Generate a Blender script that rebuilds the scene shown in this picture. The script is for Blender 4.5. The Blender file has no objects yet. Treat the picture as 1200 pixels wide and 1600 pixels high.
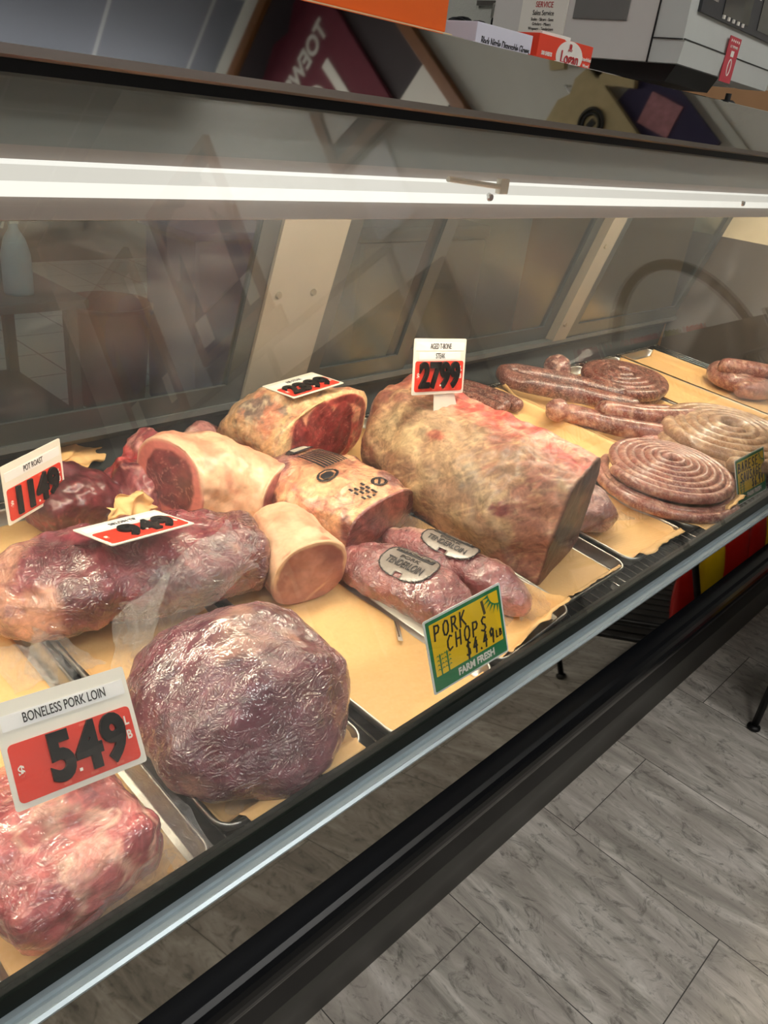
import bpy, bmesh, math, random
from mathutils import Vector, Matrix, Euler, noise
R = math.radians
sc = bpy.context.scene
COL = sc.collection
random.seed(7)

# ------------------------------------------------------------------ camera
EYE = 1.234
cam_d = bpy.data.cameras.new('camera'); cam = bpy.data.objects.new('camera', cam_d); COL.objects.link(cam)
cam_d.sensor_fit = 'VERTICAL'; cam_d.sensor_height = 24.0; cam_d.lens = 24.0 * 1214.24 / 1600.0
cam_d.clip_start = 0.02
ya, pi_, ro = 0.721155, 0.476204, 0.130839
Fv = Vector((math.cos(ya)*math.cos(pi_), math.sin(ya)*math.cos(pi_), -math.sin(pi_)))
Rv = Vector((math.sin(ya), -math.cos(ya), 0)); Uv = Rv.cross(Fv)
R2 = Rv*math.cos(ro) + Uv*math.sin(ro); U2 = -Rv*math.sin(ro) + Uv*math.cos(ro)
M = Matrix((R2, U2, -Fv)).transposed().to_4x4(); M.translation = Vector((0, 0, EYE))
cam.matrix_world = M
sc.camera = cam

# ------------------------------------------------------------------ world, exposure, lamp strengths
sc.view_settings.view_transform = 'Standard'; sc.view_settings.look = 'None'
sc.view_settings.gamma = 1.0; sc.view_settings.use_curve_mapping = False
sc.view_settings.exposure = 0.10
w = bpy.data.worlds.new('world'); sc.world = w; w.use_nodes = True
w.node_tree.nodes['Background'].inputs[0].default_value = (0.85, 0.9, 1.0, 1)
w.node_tree.nodes['Background'].inputs[1].default_value = 0.12
CEIL_L = 19.0          # ceiling panels
TUBE_L = 28.0          # fluorescent tube in the case
FACE_L = 1.10           # glow given to the white housing face for the tube's light on it
TUBE_C = (1.0, 0.87, 0.67, 1)

# ------------------------------------------------------------------ helpers
def lin(c):
    if isinstance(c, str):
        c = c.lstrip('#'); c = [int(c[i:i+2], 16)/255 for i in (0, 2, 4)]
    return tuple((x/12.92 if x <= 0.04045 else ((x+0.055)/1.055)**2.4) for x in c)
def lin4(c): return lin(c) + (1.0,)
def mixc(a, b, f): return tuple(x*(1-f)+y*f for x, y in zip(a, b))
def ss(a, b, x):
    if a == b: return 0.0 if x < a else 1.0
    t = max(0.0, min(1.0, (x-a)/(b-a))); return t*t*(3-2*t)
def nz_(p, f, s=0.0): return noise.noise(Vector(p)*f + Vector((s*7.3, s*3.1, s*11.7)))
def fbm(p, f, s=0.0, o=4): return noise.fractal(Vector(p)*f + Vector((s*7.3, s*3.1, s*11.7)), 0.9, 2.1, o)

MATS = {}
class NT:
    def __init__(self, name):
        self.m = bpy.data.materials.new(name); self.m.use_nodes = True
        self.t = self.m.node_tree; self.t.nodes.clear()
        self.out = self.n('ShaderNodeOutputMaterial')
    def n(self, typ, **kw):
        nd = self.t.nodes.new(typ)
        for k, v in kw.items(): setattr(nd, k, v)
        return nd
    def l(self, a, b): self.t.links.new(a, b)
    def noise(self, scale, detail=3, dist=0.0, vec=None, rough=0.55):
        nd = self.n('ShaderNodeTexNoise'); nd.inputs['Scale'].default_value = scale
        nd.inputs['Detail'].default_value = detail; nd.inputs['Distortion'].default_value = dist
        nd.inputs['Roughness'].default_value = rough
        if vec is not None: self.l(vec, nd.inputs['Vector'])
        return nd
    def ramp(self, fac, stops):
        r = self.n('ShaderNodeValToRGB'); e = r.color_ramp.elements
        while len(e) < len(stops): e.new(0.5)
        for el, (p, c) in zip(e, stops): el.position = p; el.color = c if len(c) == 4 else tuple(c)+(1,)
        self.l(fac, r.inputs['Fac']); return r
    def mix(self, fac, a, b, mode='MIX'):
        m = self.n('ShaderNodeMix', data_type='RGBA', blend_type=mode)
        for s, v in ((m.inputs[0], fac), (m.inputs[6], a), (m.inputs[7], b)):
            if hasattr(v, 'links'): self.l(v, s)
            else: s.default_value = v
        return m.outputs[2]
    def math(self, op, a, b=None):
        m = self.n('ShaderNodeMath', operation=op)
        for s, v in ((m.inputs[0], a), (m.inputs[1], b)):
            if v is None: continue
            if hasattr(v, 'links'): self.l(v, s)
            else: s.default_value = v
        return m.outputs[0]
    def obj(self, scale=(1, 1, 1), rot=(0, 0, 0), kind='Object'):
        tc = self.n('ShaderNodeTexCoord'); mp = self.n('ShaderNodeMapping')
        mp.inputs['Scale'].default_value = scale; mp.inputs['Rotation'].default_value = rot
        self.l(tc.outputs[kind], mp.inputs['Vector']); return mp.outputs['Vector']
    def bump(self, h, strength=0.5, dist=0.002, normal=None):
        b = self.n('ShaderNodeBump'); b.inputs['Strength'].default_value = strength
        b.inputs['Distance'].default_value = dist; self.l(h, b.inputs['Height'])
        if normal is not None: self.l(normal, b.inputs['Normal'])
        return b.outputs['Normal']
    def bsdf(self, color=None, rough=0.5, metal=0.0, **kw):
        p = self.n('ShaderNodeBsdfPrincipled')
        if color is not None:
            if hasattr(color, 'links'): self.l(color, p.inputs['Base Color'])
            else: p.inputs['Base Color'].default_value = color
        if hasattr(rough, 'links'): self.l(rough, p.inputs['Roughness'])
        else: p.inputs['Roughness'].default_value = rough
        p.inputs['Metallic'].default_value = metal
        for k, v in kw.items():
            s = p.inputs[k.replace('_', ' ')]
            if hasattr(v, 'links'): self.l(v, s)
            else: s.default_value = v
        return p
    def done(self, sh):
        self.l(sh.outputs[0] if hasattr(sh, 'outputs') else sh, self.out.inputs['Surface']); return self.m

def plain(name, color, rough=0.5, metal=0.0, vary=0.06, scale=30, **kw):
    if name in MATS: return MATS[name]
    t = NT(name); nn = t.noise(scale, 3, vec=t.obj())
    c = lin4(color); d = tuple(max(0, x*(1-vary*2)) for x in c[:3])+(1,)
    col = t.mix(nn.outputs['Fac'], d, tuple(min(1, x*(1+vary)) for x in c[:3])+(1,))
    MATS[name] = t.done(t.bsdf(col, rough, metal, **kw)); return MATS[name]
def emit(name, color, strength):
    if name in MATS: return MATS[name]
    t = NT(name); e = t.n('ShaderNodeEmission'); e.inputs[0].default_value = color; e.inputs[1].default_value = strength
    MATS[name] = t.done(e); return MATS[name]

def mesh_obj(name, bm, mat, parent=None, smooth=False, loc=None, rot=None):
    me = bpy.data.meshes.new(name); bm.to_mesh(me); bm.free()
    for m in (mat if isinstance(mat, (list, tuple)) else [mat]): me.materials.append(m)
    if smooth:
        for p in me.polygons: p.use_smooth = True
    o = bpy.data.objects.new(name, me); COL.objects.link(o)
    if parent is not None: o.parent = parent
    if loc is not None: o.location = loc
    if rot is not None: o.rotation_euler = rot
    return o
def tag(o, label, cat, group=None):
    o['label'] = label; o['category'] = cat
    if group: o['group'] = group
    return o
def struct(o): o['kind'] = 'structure'; return o
def thing(name, label, cat, loc=(0, 0, 0), rot=(0, 0, 0), group=None):
    o = bpy.data.objects.new(name, None); o.empty_display_size = 0.05; COL.objects.link(o)
    o.location = loc; o.rotation_euler = rot; return tag(o, label, cat, group)
def copy_tree(o, parent=None):
    c = o.copy(); COL.objects.link(c)
    if parent is not None: c.parent = parent
    for ch in list(o.children): copy_tree(ch, c)
    return c
def bx(bm, c, s, rot=None, bev=0.0):
    """box by centre and full size"""
    r = bmesh.ops.create_cube(bm, size=1.0)
    vs = r['verts']; m = Matrix.Diagonal((s[0], s[1], s[2], 1))
    if rot is not None: m = Euler(rot).to_matrix().to_4x4() @ m
    bmesh.ops.transform(bm, matrix=Matrix.Translation(c) @ m, verts=vs)
    if bev > 0:
        es = {e for v in vs for e in v.link_edges}
        bmesh.ops.bevel(bm, geom=list(es), offset=bev, segments=2, affect='EDGES', profile=0.6)
    return bm
def box(c, s, rot=None, bev=0.0): return bx(bmesh.new(), c, s, rot, bev)
def tube(bm, pts, r, n=10, closed=False, caps=True):
    pts = [Vector(p) for p in pts]; N = len(pts); rings = []
    rr = r if isinstance(r, (list, tuple)) else [r]*N
    up = Vector((0, 0, 1)); prev = None
    for i, p in enumerate(pts):
        a = pts[(i-1) % N] if (closed or i > 0) else p; b = pts[(i+1) % N] if (closed or i < N-1) else p
        t = (b-a).normalized()
        if prev is None:
            u = t.cross(up)
            if u.length < 1e-4: u = t.cross(Vector((1, 0, 0)))
            u.normalize()
        else:
            u = (prev - t*prev.dot(t)).normalized()
        prev = u; v = t.cross(u)
        rings.append([bm.verts.new(p + (u*math.cos(k*2*math.pi/n) + v*math.sin(k*2*math.pi/n))*rr[i]) for k in range(n)])
    for i in range(N if closed else N-1):
        A, B = rings[i], rings[(i+1) % N]
        for k in range(n): bm.faces.new((A[k], A[(k+1) % n], B[(k+1) % n], B[k]))
    if caps and not closed:
        bm.faces.new(rings[0][::-1]); bm.faces.new(rings[-1])
    return bm
def lathe(bm, prof, n=24, c=(0, 0, 0)):
    rings = []
    for r, z in prof:
        rings.append([bm.verts.new((c[0]+r*math.cos(k*2*math.pi/n), c[1]+r*math.sin(k*2*math.pi/n), c[2]+z)) for k in range(n)])
    for A, B in zip(rings, rings[1:]):
        for k in range(n): bm.faces.new((A[k], A[(k+1) % n], B[(k+1) % n], B[k]))
    bm.faces.new(rings[0][::-1]); bm.faces.new(rings[-1]); return bm
def prism_x(bm, prof, x0, x1):
    """profile of (y,z) points swept along x"""
    A = [bm.verts.new((x0, y, z)) for y, z in prof]; B = [bm.verts.new((x1, y, z)) for y, z in prof]
    n = len(prof)
    for k in range(n): bm.faces.new((A[k], A[(k+1) % n], B[(k+1) % n], B[k]))
    bm.faces.new(A[::-1]); bm.faces.new(B); bmesh.ops.recalc_face_normals(bm, faces=bm.faces); return bm
def text_bm(s, size, sx=1.0, bold=0.0, ext=0.0006, align='CENTER', bevel=0.0):
    cu = bpy.data.curves.new('t', 'FONT'); cu.body = s; cu.size = size; cu.extrude = ext; cu.offset = bold
    cu.align_x = align; cu.align_y = 'CENTER'; cu.bevel_depth = bevel; cu.resolution_u = 4
    o = bpy.data.objects.new('t', cu); COL.objects.link(o)
    dg = bpy.context.evaluated_depsgraph_get(); dg.update()
    me = bpy.data.meshes.new_from_object(o.evaluated_get(dg))
    bm = bmesh.new(); bm.from_mesh(me)
    bpy.data.objects.remove(o); bpy.data.curves.remove(cu); bpy.data.meshes.remove(me)
    if sx != 1.0: bmesh.ops.scale(bm, vec=(sx, 1, 1), verts=bm.verts)
    return bm
def shift(bm, d): bmesh.ops.translate(bm, vec=d, verts=bm.verts); return bm
# strokes for the hand lettered signs, on a 0..1 square
STK = {
 'P': [[(0, 0), (.05, 1)], [(.05, 1), (.6, .95), (.75, .75), (.55, .5), (.03, .45)]],
 'O': [[(.4, 1), (.1, .8), (.02, .45), (.15, .08), (.45, 0), (.75, .2), (.85, .6), (.7, .92), (.4, 1)]],
 'R': [[(0, 0), (.05, 1)], [(.05, 1), (.6, .95), (.7, .75), (.5, .52), (.03, .47)], [(.3, .5), (.8, 0)]],
 'K': [[(0, 0), (.05, 1)], [(.75, 1), (.05, .45)], [(.2, .55), (.85, 0)]],
 'C': [[(.75, .9), (.45, 1), (.1, .7), (.05, .3), (.3, 0), (.75, .12)]],
 'H': [[(0, 0), (.05, 1)], [(.7, 0), (.75, 1)], [(.02, .5), (.73, .5)]],
 'S': [[(.75, .9), (.45, 1), (.12, .8), (.25, .55), (.6, .4), (.72, .18), (.4, 0), (.02, .12)]],
 'B': [[(0, 0), (.05, 1)], [(.05, 1), (.6, .9), (.6, .62), (.05, .52)], [(.05, .52), (.75, .4), (.7, .1), (0, 0)]],
 'A': [[(0, 0), (.4, 1), (.8, 0)], [(.15, .38), (.65, .38)]],
 'E': [[(.7, 1), (.05, 1), (0, 0), (.7, 0)], [(.03, .5), (.55, .52)]],
 'U': [[(0, 1), (.05, .25), (.35, 0), (.65, .2), (.72, 1)]],
 'G': [[(.75, .85), (.45, 1), (.1, .7), (.05, .3), (.35, 0), (.72, .15), (.75, .45), (.45, .45)]],
 'L': [[(.05, 1), (0, 0), (.6, 0)]],
 '$': [[(.75, .85), (.4, .95), (.12, .75), (.6, .42), (.65, .15), (.35, .05), (.02, .15)], [(.42, 1.15), (.36, -.18)]],
 '4': [[(.55, 1), (.05, .4), (.75, .42)], [(.6, .75), (.52, -.02)]],
 '9': [[(.7, .8), (.4, 1), (.1, .8), (.25, .5), (.65, .65), (.7, .9), (.62, 0)]],
 '6': [[(.6, 1), (.2, .6), (.05, .25), (.3, 0), (.65, .15), (.6, .42), (.12, .35)]],
 '.': [[(.1, .06), (.16, .02)]]}
def stroke_bm(word, x, y, w_, h, wd, slant=0.0, ext=0.0006, adv=1.38):
    bm = bmesh.new()
    for ch in word:
        if ch == ' ': x += w_*0.8; continue
        for st in STK[ch]:
            P = [Vector((x + px*w_ + slant*py*h, y + py*h, 0)) for px, py in st]
            for a, b in zip(P, P[1:]):
                d = (b-a); L = d.length
                bx(bm, ((a+b)/2), (L+wd*0.8, wd, ext*2), (0, 0, math.atan2(d.y, d.x)))
        x += w_*(adv if ch not in '.' else 0.62)
    return bm
def poly_plate(pts, t=0.0006, z=0.0):
    bm = bmesh.new()
    A = [bm.verts.new((x, y, z-t)) for x, y in pts]; B = [bm.verts.new((x, y, z+t)) for x, y in pts]
    n = len(pts)
    for k in range(n): bm.faces.new((A[k], A[(k+1) % n], B[(k+1) % n], B[k]))
    bm.faces.new(A[::-1]); bm.faces.new(B); bmesh.ops.recalc_face_normals(bm, faces=bm.faces); return bm
def rrect(w_, h, r, cx=0, cy=0, n=5):
    P = []
    for sx, sy, a0 in ((1, 1, 0), (-1, 1, 90), (-1, -1, 180), (1, -1, 270)):
        for k in range(n+1):
            a = R(a0 + 90*k/n)
            P.append((cx+sx*(w_/2-r)+r*math.cos(a), cy+sy*(h/2-r)+r*math.sin(a)))
    return P

# ------------------------------------------------------------------ materials
def m_steel(name, col, rough, streak=0.0, dirt=0.0):
    t = NT(name); v = t.obj((1.2, 60, 60)); nn = t.noise(6, 4, vec=v)
    sm = t.noise(5, 5, 1.2, vec=t.obj()); r = t.math('ADD', t.math('MULTIPLY', nn.outputs['Fac'], streak), rough-streak*.5)
    r = t.math('ADD', r, t.math('MULTIPLY', sm.outputs['Fac'], dirt))
    c = lin4(col); cc = t.mix(sm.outputs['Fac'], tuple(x*.85 for x in c[:3])+(1,), c)
    return t.done(t.bsdf(cc, r, 1.0))
STEEL = m_steel('brushed_steel', '#c4c2be', 0.10, 0.03, 0.10)
MIRROR = m_steel('polished_steel', '#bdbbb6', 0.012, 0.008, 0.035)
ALU = plain('aluminium_rail', '#a9b6bc', .36, .45, .05, 50)
TRAY = m_steel('aluminium_tray', '#c3c1bb', 0.30, 0.05, 0.16)
WIRE = m_steel('zinc_wire', '#cfcdc8', 0.25)
DARKALU = plain('dark_aluminium_frame', '#54595a', 0.42, 0.6)
BLACKGLOSS = plain('glossy_black_panel', '#0b0b0b', 0.05, 0.0, 0.02, Coat_Weight=1.0, Coat_Roughness=0.02)
GASKET = plain('dark_green_black_gasket', '#0d1512', 0.3, 0.0, 0.2, 60, Specular_IOR_Level=.25)
t = NT('mirror_black_panel'); nn = t.noise(9, 4, 1.0, vec=t.obj((1, 6, 6)))
MIRRORBLACK = t.done(t.bsdf(lin4('#8b8780'), t.math('ADD', t.math('MULTIPLY', nn.outputs['Fac'], .05), .005), 1.0))
BLACKMATT = plain('black_rubber', '#0a0a0c', 0.45, 0.0, 0.05, Specular_IOR_Level=.2)
BUMPER = plain('black_bumper_vinyl', '#07090d', 0.25, 0.0, 0.03, Specular_IOR_Level=.35)
KICK = plain('charcoal_kick_plate', '#3d3c38', 0.5, 0.0, 0.05)
DARKDECK = plain('dark_deck_enamel', '#2b2c2a', 0.35, 0.2, 0.08)
GREYPANEL = plain('grey_case_panel', '#4d5254', 0.45, 0.0, 0.04)
OLIVE = plain('grey_canopy_enamel', '#868984', 0.42, 0.0, 0.03)
TAUPE = plain('taupe_enamel', '#aba19b', 0.45, 0.0, 0.04)
CREAM = plain('cream_enamel', '#807a70', 0.42, 0.0, 0.04)
WHITEENAM = plain('white_enamel', '#e8e2d2', 0.35, 0.0, 0.03)
BLACKMETAL = plain('black_powder_coat', '#0d0d0d', 0.4, 0.3, 0.03)

def glass_mat(name, tint, smear, gloss=0.0):
    t = NT(name)
    geo = t.n('ShaderNodeNewGeometry'); dot = t.n('ShaderNodeVectorMath', operation='DOT_PRODUCT')
    t.l(geo.outputs['Incoming'], dot.inputs[0]); t.l(geo.outputs['Normal'], dot.inputs[1])
    c = t.math('ABSOLUTE', dot.outputs['Value']); k = t.math('POWER', t.math('SUBTRACT', 1.0, c), 5.0)
    fr = t.math('ADD', t.math('MULTIPLY', k, 0.95), 0.045)
    tr = t.n('ShaderNodeBsdfTransparent'); tr.inputs[0].default_value = tint
    gl = t.n('ShaderNodeBsdfGlossy'); gl.inputs['Roughness'].default_value = gloss
    gl.inputs['Color'].default_value = (1, 1, 1, 1)
    m1 = t.n('ShaderNodeMixShader'); t.l(fr, m1.inputs[0]); t.l(tr.outputs[0], m1.inputs[1]); t.l(gl.outputs[0], m1.inputs[2])
    if smear <= 0: return t.done(m1)
    # greasy wiping marks
    v = t.obj((2.2, 9, 3.5), (R(20), R(35), R(10))); a = t.noise(1.6, 6, 1.6, vec=v)
    b = t.noise(1.1, 2, 0.4, vec=t.obj())
    f = t.math('MULTIPLY', t.ramp(a.outputs['Fac'], [(0.5, (0, 0, 0)), (0.78, (1, 1, 1))]).outputs[0],
               t.ramp(b.outputs['Fac'], [(0.42, (0.1, 0.1, 0.1)), (0.7, (1, 1, 1))]).outputs[0])
    f = t.math('ADD', t.math('MULTIPLY', f, smear), smear*0.12)
    df = t.n('ShaderNodeBsdfDiffuse'); df.inputs[0].default_value = (.85, .87, .88, 1)
    tl = t.n('ShaderNodeBsdfTranslucent'); tl.inputs[0].default_value = (.85, .87, .88, 1)
    md = t.n('ShaderNodeMixShader'); t.l(df.outputs[0], md.inputs[1]); t.l(tl.outputs[0], md.inputs[2])
    m2 = t.n('ShaderNodeMixShader'); t.l(f, m2.inputs[0]); t.l(m1.outputs[0], m2.inputs[1]); t.l(md.outputs[0], m2.inputs[2])
    return t.done(m2)
GLASS = glass_mat('front_glass', (.985, .992, .988, 1), 0.09)
DOORGLASS = glass_mat('door_glass', (.62, .68, .67, 1), 0.16, 0.22)

def film_mat(name, base, scale=45, strength=0.9):
    t = NT(name); v = t.obj()
    n1 = t.noise(scale, 3, 2.5, vec=v); n2 = t.noise(scale*3, 2, 1.0, vec=v)
    h = t.math('ADD', n1.outputs['Fac'], t.math('MULTIPLY', n2.outputs['Fac'], .35))
    nb = t.bump(h, strength, 0.006)
    tr = t.n('ShaderNodeBsdfTransparent'); tr.inputs[0].default_value = (.93, .93, .93, 1)
    p = t.bsdf((.8, .8, .8, 1), 0.12, 0.0, Normal=nb); p.inputs['Specular IOR Level'].default_value = 1.0
    lw = t.n('ShaderNodeLayerWeight'); lw.inputs['Blend'].default_value = 0.45; t.l(nb, lw.inputs['Normal'])
    cr = t.ramp(n1.outputs['Fac'], [(.5, (0, 0, 0)), (.62, (1, 1, 1))])
    f = t.math('ADD', base, t.math('ADD', t.math('MULTIPLY', lw.outputs['Facing'], .16), t.math('MULTIPLY', cr.outputs[0], .10)))
    m = t.n('ShaderNodeMixShader'); t.l(f, m.inputs[0]); t.l(tr.outputs[0], m.inputs[1]); t.l(p.outputs[0], m.inputs[2])
    return t.done(m)
FILM = film_mat('clear_plastic_bag', 0.10)
FILM2 = film_mat('clear_shrink_film', 0.02, 80)

def meat_mat(name, rough=0.38, coat=0.35, wr_scale=0, wr=0.0, grain=0.25, grain_scale=90, coat_rough=0.09, gstretch=(1, 1, 1), vein=0.5, coat_ior=1.5, speck=0.0, fib=1.0):
    t = NT(name); v = t.obj(); at = t.n('ShaderNodeVertexColor', layer_name='Col')
    g = t.noise(grain_scale, 4, 0.6, vec=t.obj(gstretch))
    gg = t.ramp(g.outputs['Fac'], [(0.3, (1-grain,)*3), (0.7, (1+grain*.0,)*3)])
    col = t.mix(1.0, at.outputs['Color'], gg.outputs[0], 'MULTIPLY')
    if speck > 0:
        sp_ = t.noise(210, 3, .8, vec=v); col = t.mix(t.math('MULTIPLY', t.ramp(sp_.outputs['Fac'], [(.50, (0, 0, 0)), (.62, (1, 1, 1))]).outputs[0], speck), col, (.60, .40, .32, 1))
    # connective tissue: thin pale threads over darker fibre bundles
    f1 = t.noise(26, 5, 2.2, vec=t.obj((1, .6, 1.2)), rough=.65)
    col = t.mix(1.0, col, t.ramp(f1.outputs['Fac'], [(.34, (1-.34*fib,)*3), (.5, (1.0,)*3), (.66, (1+.12*fib,)*3)]).outputs[0], 'MULTIPLY')
    def thread(sc_, k, p_):
        a = t.noise(sc_, 3, 1.4, vec=t.obj((1, .7, 1))); b = t.math('ABSOLUTE', t.math('SUBTRACT', a.outputs['Fac'], .5))
        return t.math('POWER', t.math('MAXIMUM', t.math('SUBTRACT', 1.0, t.math('MULTIPLY', b, k)), 0.0), p_)
    th = t.math('MAXIMUM', thread(13, 9, 2.0), t.math('MULTIPLY', thread(38, 7, 2.0), .6))
    col = t.mix(t.math('MULTIPLY', th, vein), col, t.mix(1.0, t.mix(1.0, col, (1.9, 1.75, 1.6, 1), 'MULTIPLY'), (.05, .04, .035, 1), 'ADD'))
    n2 = t.bump(t.noise(grain_scale*.5, 4, 0.4, vec=t.obj(gstretch)).outputs['Fac'], 0.35, 0.0025)
    p = t.bsdf(col, rough, 0.0, Normal=n2)
    p.inputs['Subsurface Weight'].default_value = 0.0
    p.inputs['Coat Weight'].default_value = coat; p.inputs['Coat Roughness'].default_value = coat_rough; p.inputs['Coat IOR'].default_value = coat_ior
    if wr > 0:
        # crinkles of tight plastic film: short folded ridges at two sizes
        n0 = t.noise(9, 2, 0.5, vec=v)
        def ridge(sc_, st):
            a = t.noise(sc_, 2, 1.6, vec=t.obj(st)); b = t.math('ABSOLUTE', t.math('SUBTRACT', a.outputs['Fac'], .5))
            return t.math('POWER', t.math('SUBTRACT', 1.0, t.math('MULTIPLY', b, 2.2)), 3.0)
        h = t.math('ADD', ridge(wr_scale, (1, .55, 1)), t.math('MULTIPLY', ridge(wr_scale*2.1, (.6, 1, .8)), .45))
        h = t.math('MULTIPLY', h, t.ramp(n0.outputs['Fac'], [(.40, (.2,)*3), (.52, (1,)*3)]).outputs[0])
        t.l(t.bump(h, 1.0, wr), p.inputs['Coat Normal'])
    return t.done(p)
M_RAW = meat_mat('raw_meat', 0.36, 0.35, grain=0.22)
M_CAP = meat_mat('fat_cap_meat', 0.38, 0.3, grain=0.12, vein=.12, fib=.35)
M_DRY = meat_mat('aged_meat', 0.5, 0.15, grain=0.3, grain_scale=120)
M_WRAP = meat_mat('shrink_wrapped_meat', 0.4, 1.0, 48, .0030, 0.2, 60, 0.05, vein=.3, coat_ior=2.1)
M_BAG = meat_mat('vacuum_bagged_meat', 0.4, 1.0, 32, .0036, 0.2, 60, 0.055, vein=.5, coat_ior=1.8)
M_SAUS = meat_mat('sausage_meat', 0.34, 0.35, grain=0.30, grain_scale=260, vein=.15, speck=.45)

def m_paper():
    t = NT('butcher_paper'); v = t.obj(); a = t.noise(220, 3, vec=v); b = t.noise(9, 4, 1.5, vec=v)
    c = t.mix(a.outputs['Fac'], lin4('#e5b576'), lin4('#f0c88c'))
    st = t.ramp(b.outputs['Fac'], [(.56, (0, 0, 0)), (.75, (1, 1, 1))])
    c = t.mix(t.math('MULTIPLY', st.outputs[0], .35), c, lin4('#d9a46c'))
    return t.done(t.bsdf(c, 0.62, 0.0, Normal=t.bump(b.outputs['Fac'], .3, .004)))
PAPER = m_paper()

# ------------------------------------------------------------------ room shell
XW = 3.25; CEIL = 4.5
def m_floor():
    t = NT('vinyl_stone_plank'); tc = t.n('ShaderNodeTexCoord'); sp = t.n('ShaderNodeSeparateXYZ'); t.l(tc.outputs['Object'], sp.inputs[0])
    cb = t.n('ShaderNodeCombineXYZ')
    t.l(t.math('ADD', sp.outputs['Y'], 0.2168+6.096), cb.inputs[0]); t.l(t.math('SUBTRACT', sp.outputs['X'], 0.2312-6.096), cb.inputs[1])
    br = t.n('ShaderNodeTexBrick'); br.offset = 0.5; br.offset_frequency = 2; br.squash = 1.0
    br.inputs['Scale'].default_value = 1.0; br.inputs['Mortar Size'].default_value = 0.0011; br.inputs['Mortar Smooth'].default_value = 0.3
    br.inputs['Brick Width'].default_value = 0.6096; br.inputs['Row Height'].default_value = 0.3048; br.inputs['Bias'].default_value = 0.0
    br.inputs['Color1'].default_value = (0, 0, 0, 1); br.inputs['Color2'].default_value = (1, 1, 1, 1); br.inputs['Mortar'].default_value = (0.5, .5, .5, 1)
    t.l(cb.outputs[0], br.inputs['Vector'])
    # every plank gets its own patch of veining
    off = t.n('ShaderNodeVectorMath', operation='MULTIPLY_ADD'); t.l(br.outputs['Color'], off.inputs[0])
    off.inputs[1].default_value = (7, 13, 5); t.l(tc.outputs['Object'], off.inputs[2])
    def mp(scale):
        m = t.n('ShaderNodeMapping'); m.inputs['Scale'].default_value = scale; t.l(off.outputs[0], m.inputs['Vector']); return m.outputs[0]
    a = t.noise(1.0, 9, 1.1, vec=mp((17, 3.2, 1)), rough=.68)
    b = t.noise(1.0, 5, 1.8, vec=mp((5.5, 1.9, 1)), rough=.6)
    d = t.noise(1.0, 8, 2.2, vec=mp((26, 13, 1)), rough=.75)
    c = t.ramp(a.outputs['Fac'], [(.28, lin4('#74716a')), (.5, lin4('#b2aca2')), (.72, lin4('#ebe6de'))]).outputs[0]
    c = t.mix(t.ramp(b.outputs['Fac'], [(.35, (0, 0, 0)), (.7, (.75, .75, .75))]).outputs[0], c, lin4('#9c938b'))
    c = t.mix(t.ramp(d.outputs['Fac'], [(.52, (0, 0, 0)), (.66, (.8, .8, .8))]).outputs[0], c, lin4('#56534d'))
    c = t.mix(br.outputs['Fac'], c, lin4('#3a3733'))
    return t.done(t.bsdf(c, 0.42, 0.0))
struct(mesh_obj('floor', box((0.5, -2.25, -0.03), (5.5, 6.7, 0.06)), m_floor()))
def m_tile():
    t = NT('white_staff_tile'); br = t.n('ShaderNodeTexBrick'); br.offset = 0.0
    t.l(t.obj(kind='Object'), br.inputs['Vector']); br.inputs['Scale'].default_value = 1.0
    br.inputs['Brick Width'].default_value = .305; br.inputs['Row Height'].default_value = .305; br.inputs['Mortar Size'].default_value = .004
    br.inputs['Color1'].default_value = lin4('#c9ccc9'); br.inputs['Color2'].default_value = lin4('#bfc2bf'); br.inputs['Mortar'].default_value = lin4('#74736f')
    return t.done(t.bsdf(br.outputs['Color'], .35))
struct(mesh_obj('floor_staff', box((0.5, 3.35, -0.03), (5.5, 4.5, 0.06)), m_tile()))
def m_frp():
    t = NT('pebbled_wall_panel'); v = t.obj(); n1 = t.noise(90, 3, .8, vec=v)
    return t.done(t.bsdf(lin4('#cfcfc6'), .33, 0, Normal=t.bump(n1.outputs['Fac'], .55, .006)))
FRP = m_frp()
WALLP = plain('painted_wall', '#cdccc4', 0.7, 0, 0.05, 3)
struct(mesh_obj('wall_right', box((XW+.05, -0.4, CEIL/2), (0.1, 11.4, CEIL)), WALLP))
tr_ = struct(mesh_obj('trim_1', box((XW-.006, 2.9, 1.55), (0.01, 5.1, 3.1)), FRP))
struct(mesh_obj('trim_2', box((XW-.011, 0.34, 1.55), (0.02, 0.035, 3.1), bev=.004), plain('wall_strip', '#b9b9ae', .4)))
struct(mesh_obj('wall_back', box((0.5, 5.65, CEIL/2), (5.6, 0.1, CEIL)), plain('staff_wall', '#6d6a66', .7, 0, .05, 4)))
struct(mesh_obj('wall_front', box((0.5, -5.65, CEIL/2), (5.6, 0.1, CEIL)), plain('front_wall', '#7a7873', .7, 0, .08, 3)))
struct(mesh_obj('wall_left', box((-2.3, 0, CEIL/2), (0.1, 11.4, CEIL)), plain('left_wall', '#8b8a86', .7, 0, .08, 3)))
def m_ceil():
    t = NT('ceiling_tile'); br = t.n('ShaderNodeTexBrick'); br.offset = 0
    t.l(t.obj(kind='Object'), br.inputs['Vector']); br.inputs['Scale'].default_value = 1
    br.inputs['Brick Width'].default_value = .61; br.inputs['Row Height'].default_value = .61; br.inputs['Mortar Size'].default_value = .012
    br.inputs['Color1'].default_value = lin4('#737986'); br.inputs['Color2'].default_value = lin4('#6c7280'); br.inputs['Mortar'].default_value = lin4('#a2a6ae')
    return t.done(t.bsdf(br.outputs['Color'], .8))
struct(mesh_obj('ceiling', box((0.5, 0, CEIL+.03), (5.6, 11.4, 0.06)), m_ceil()))
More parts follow.
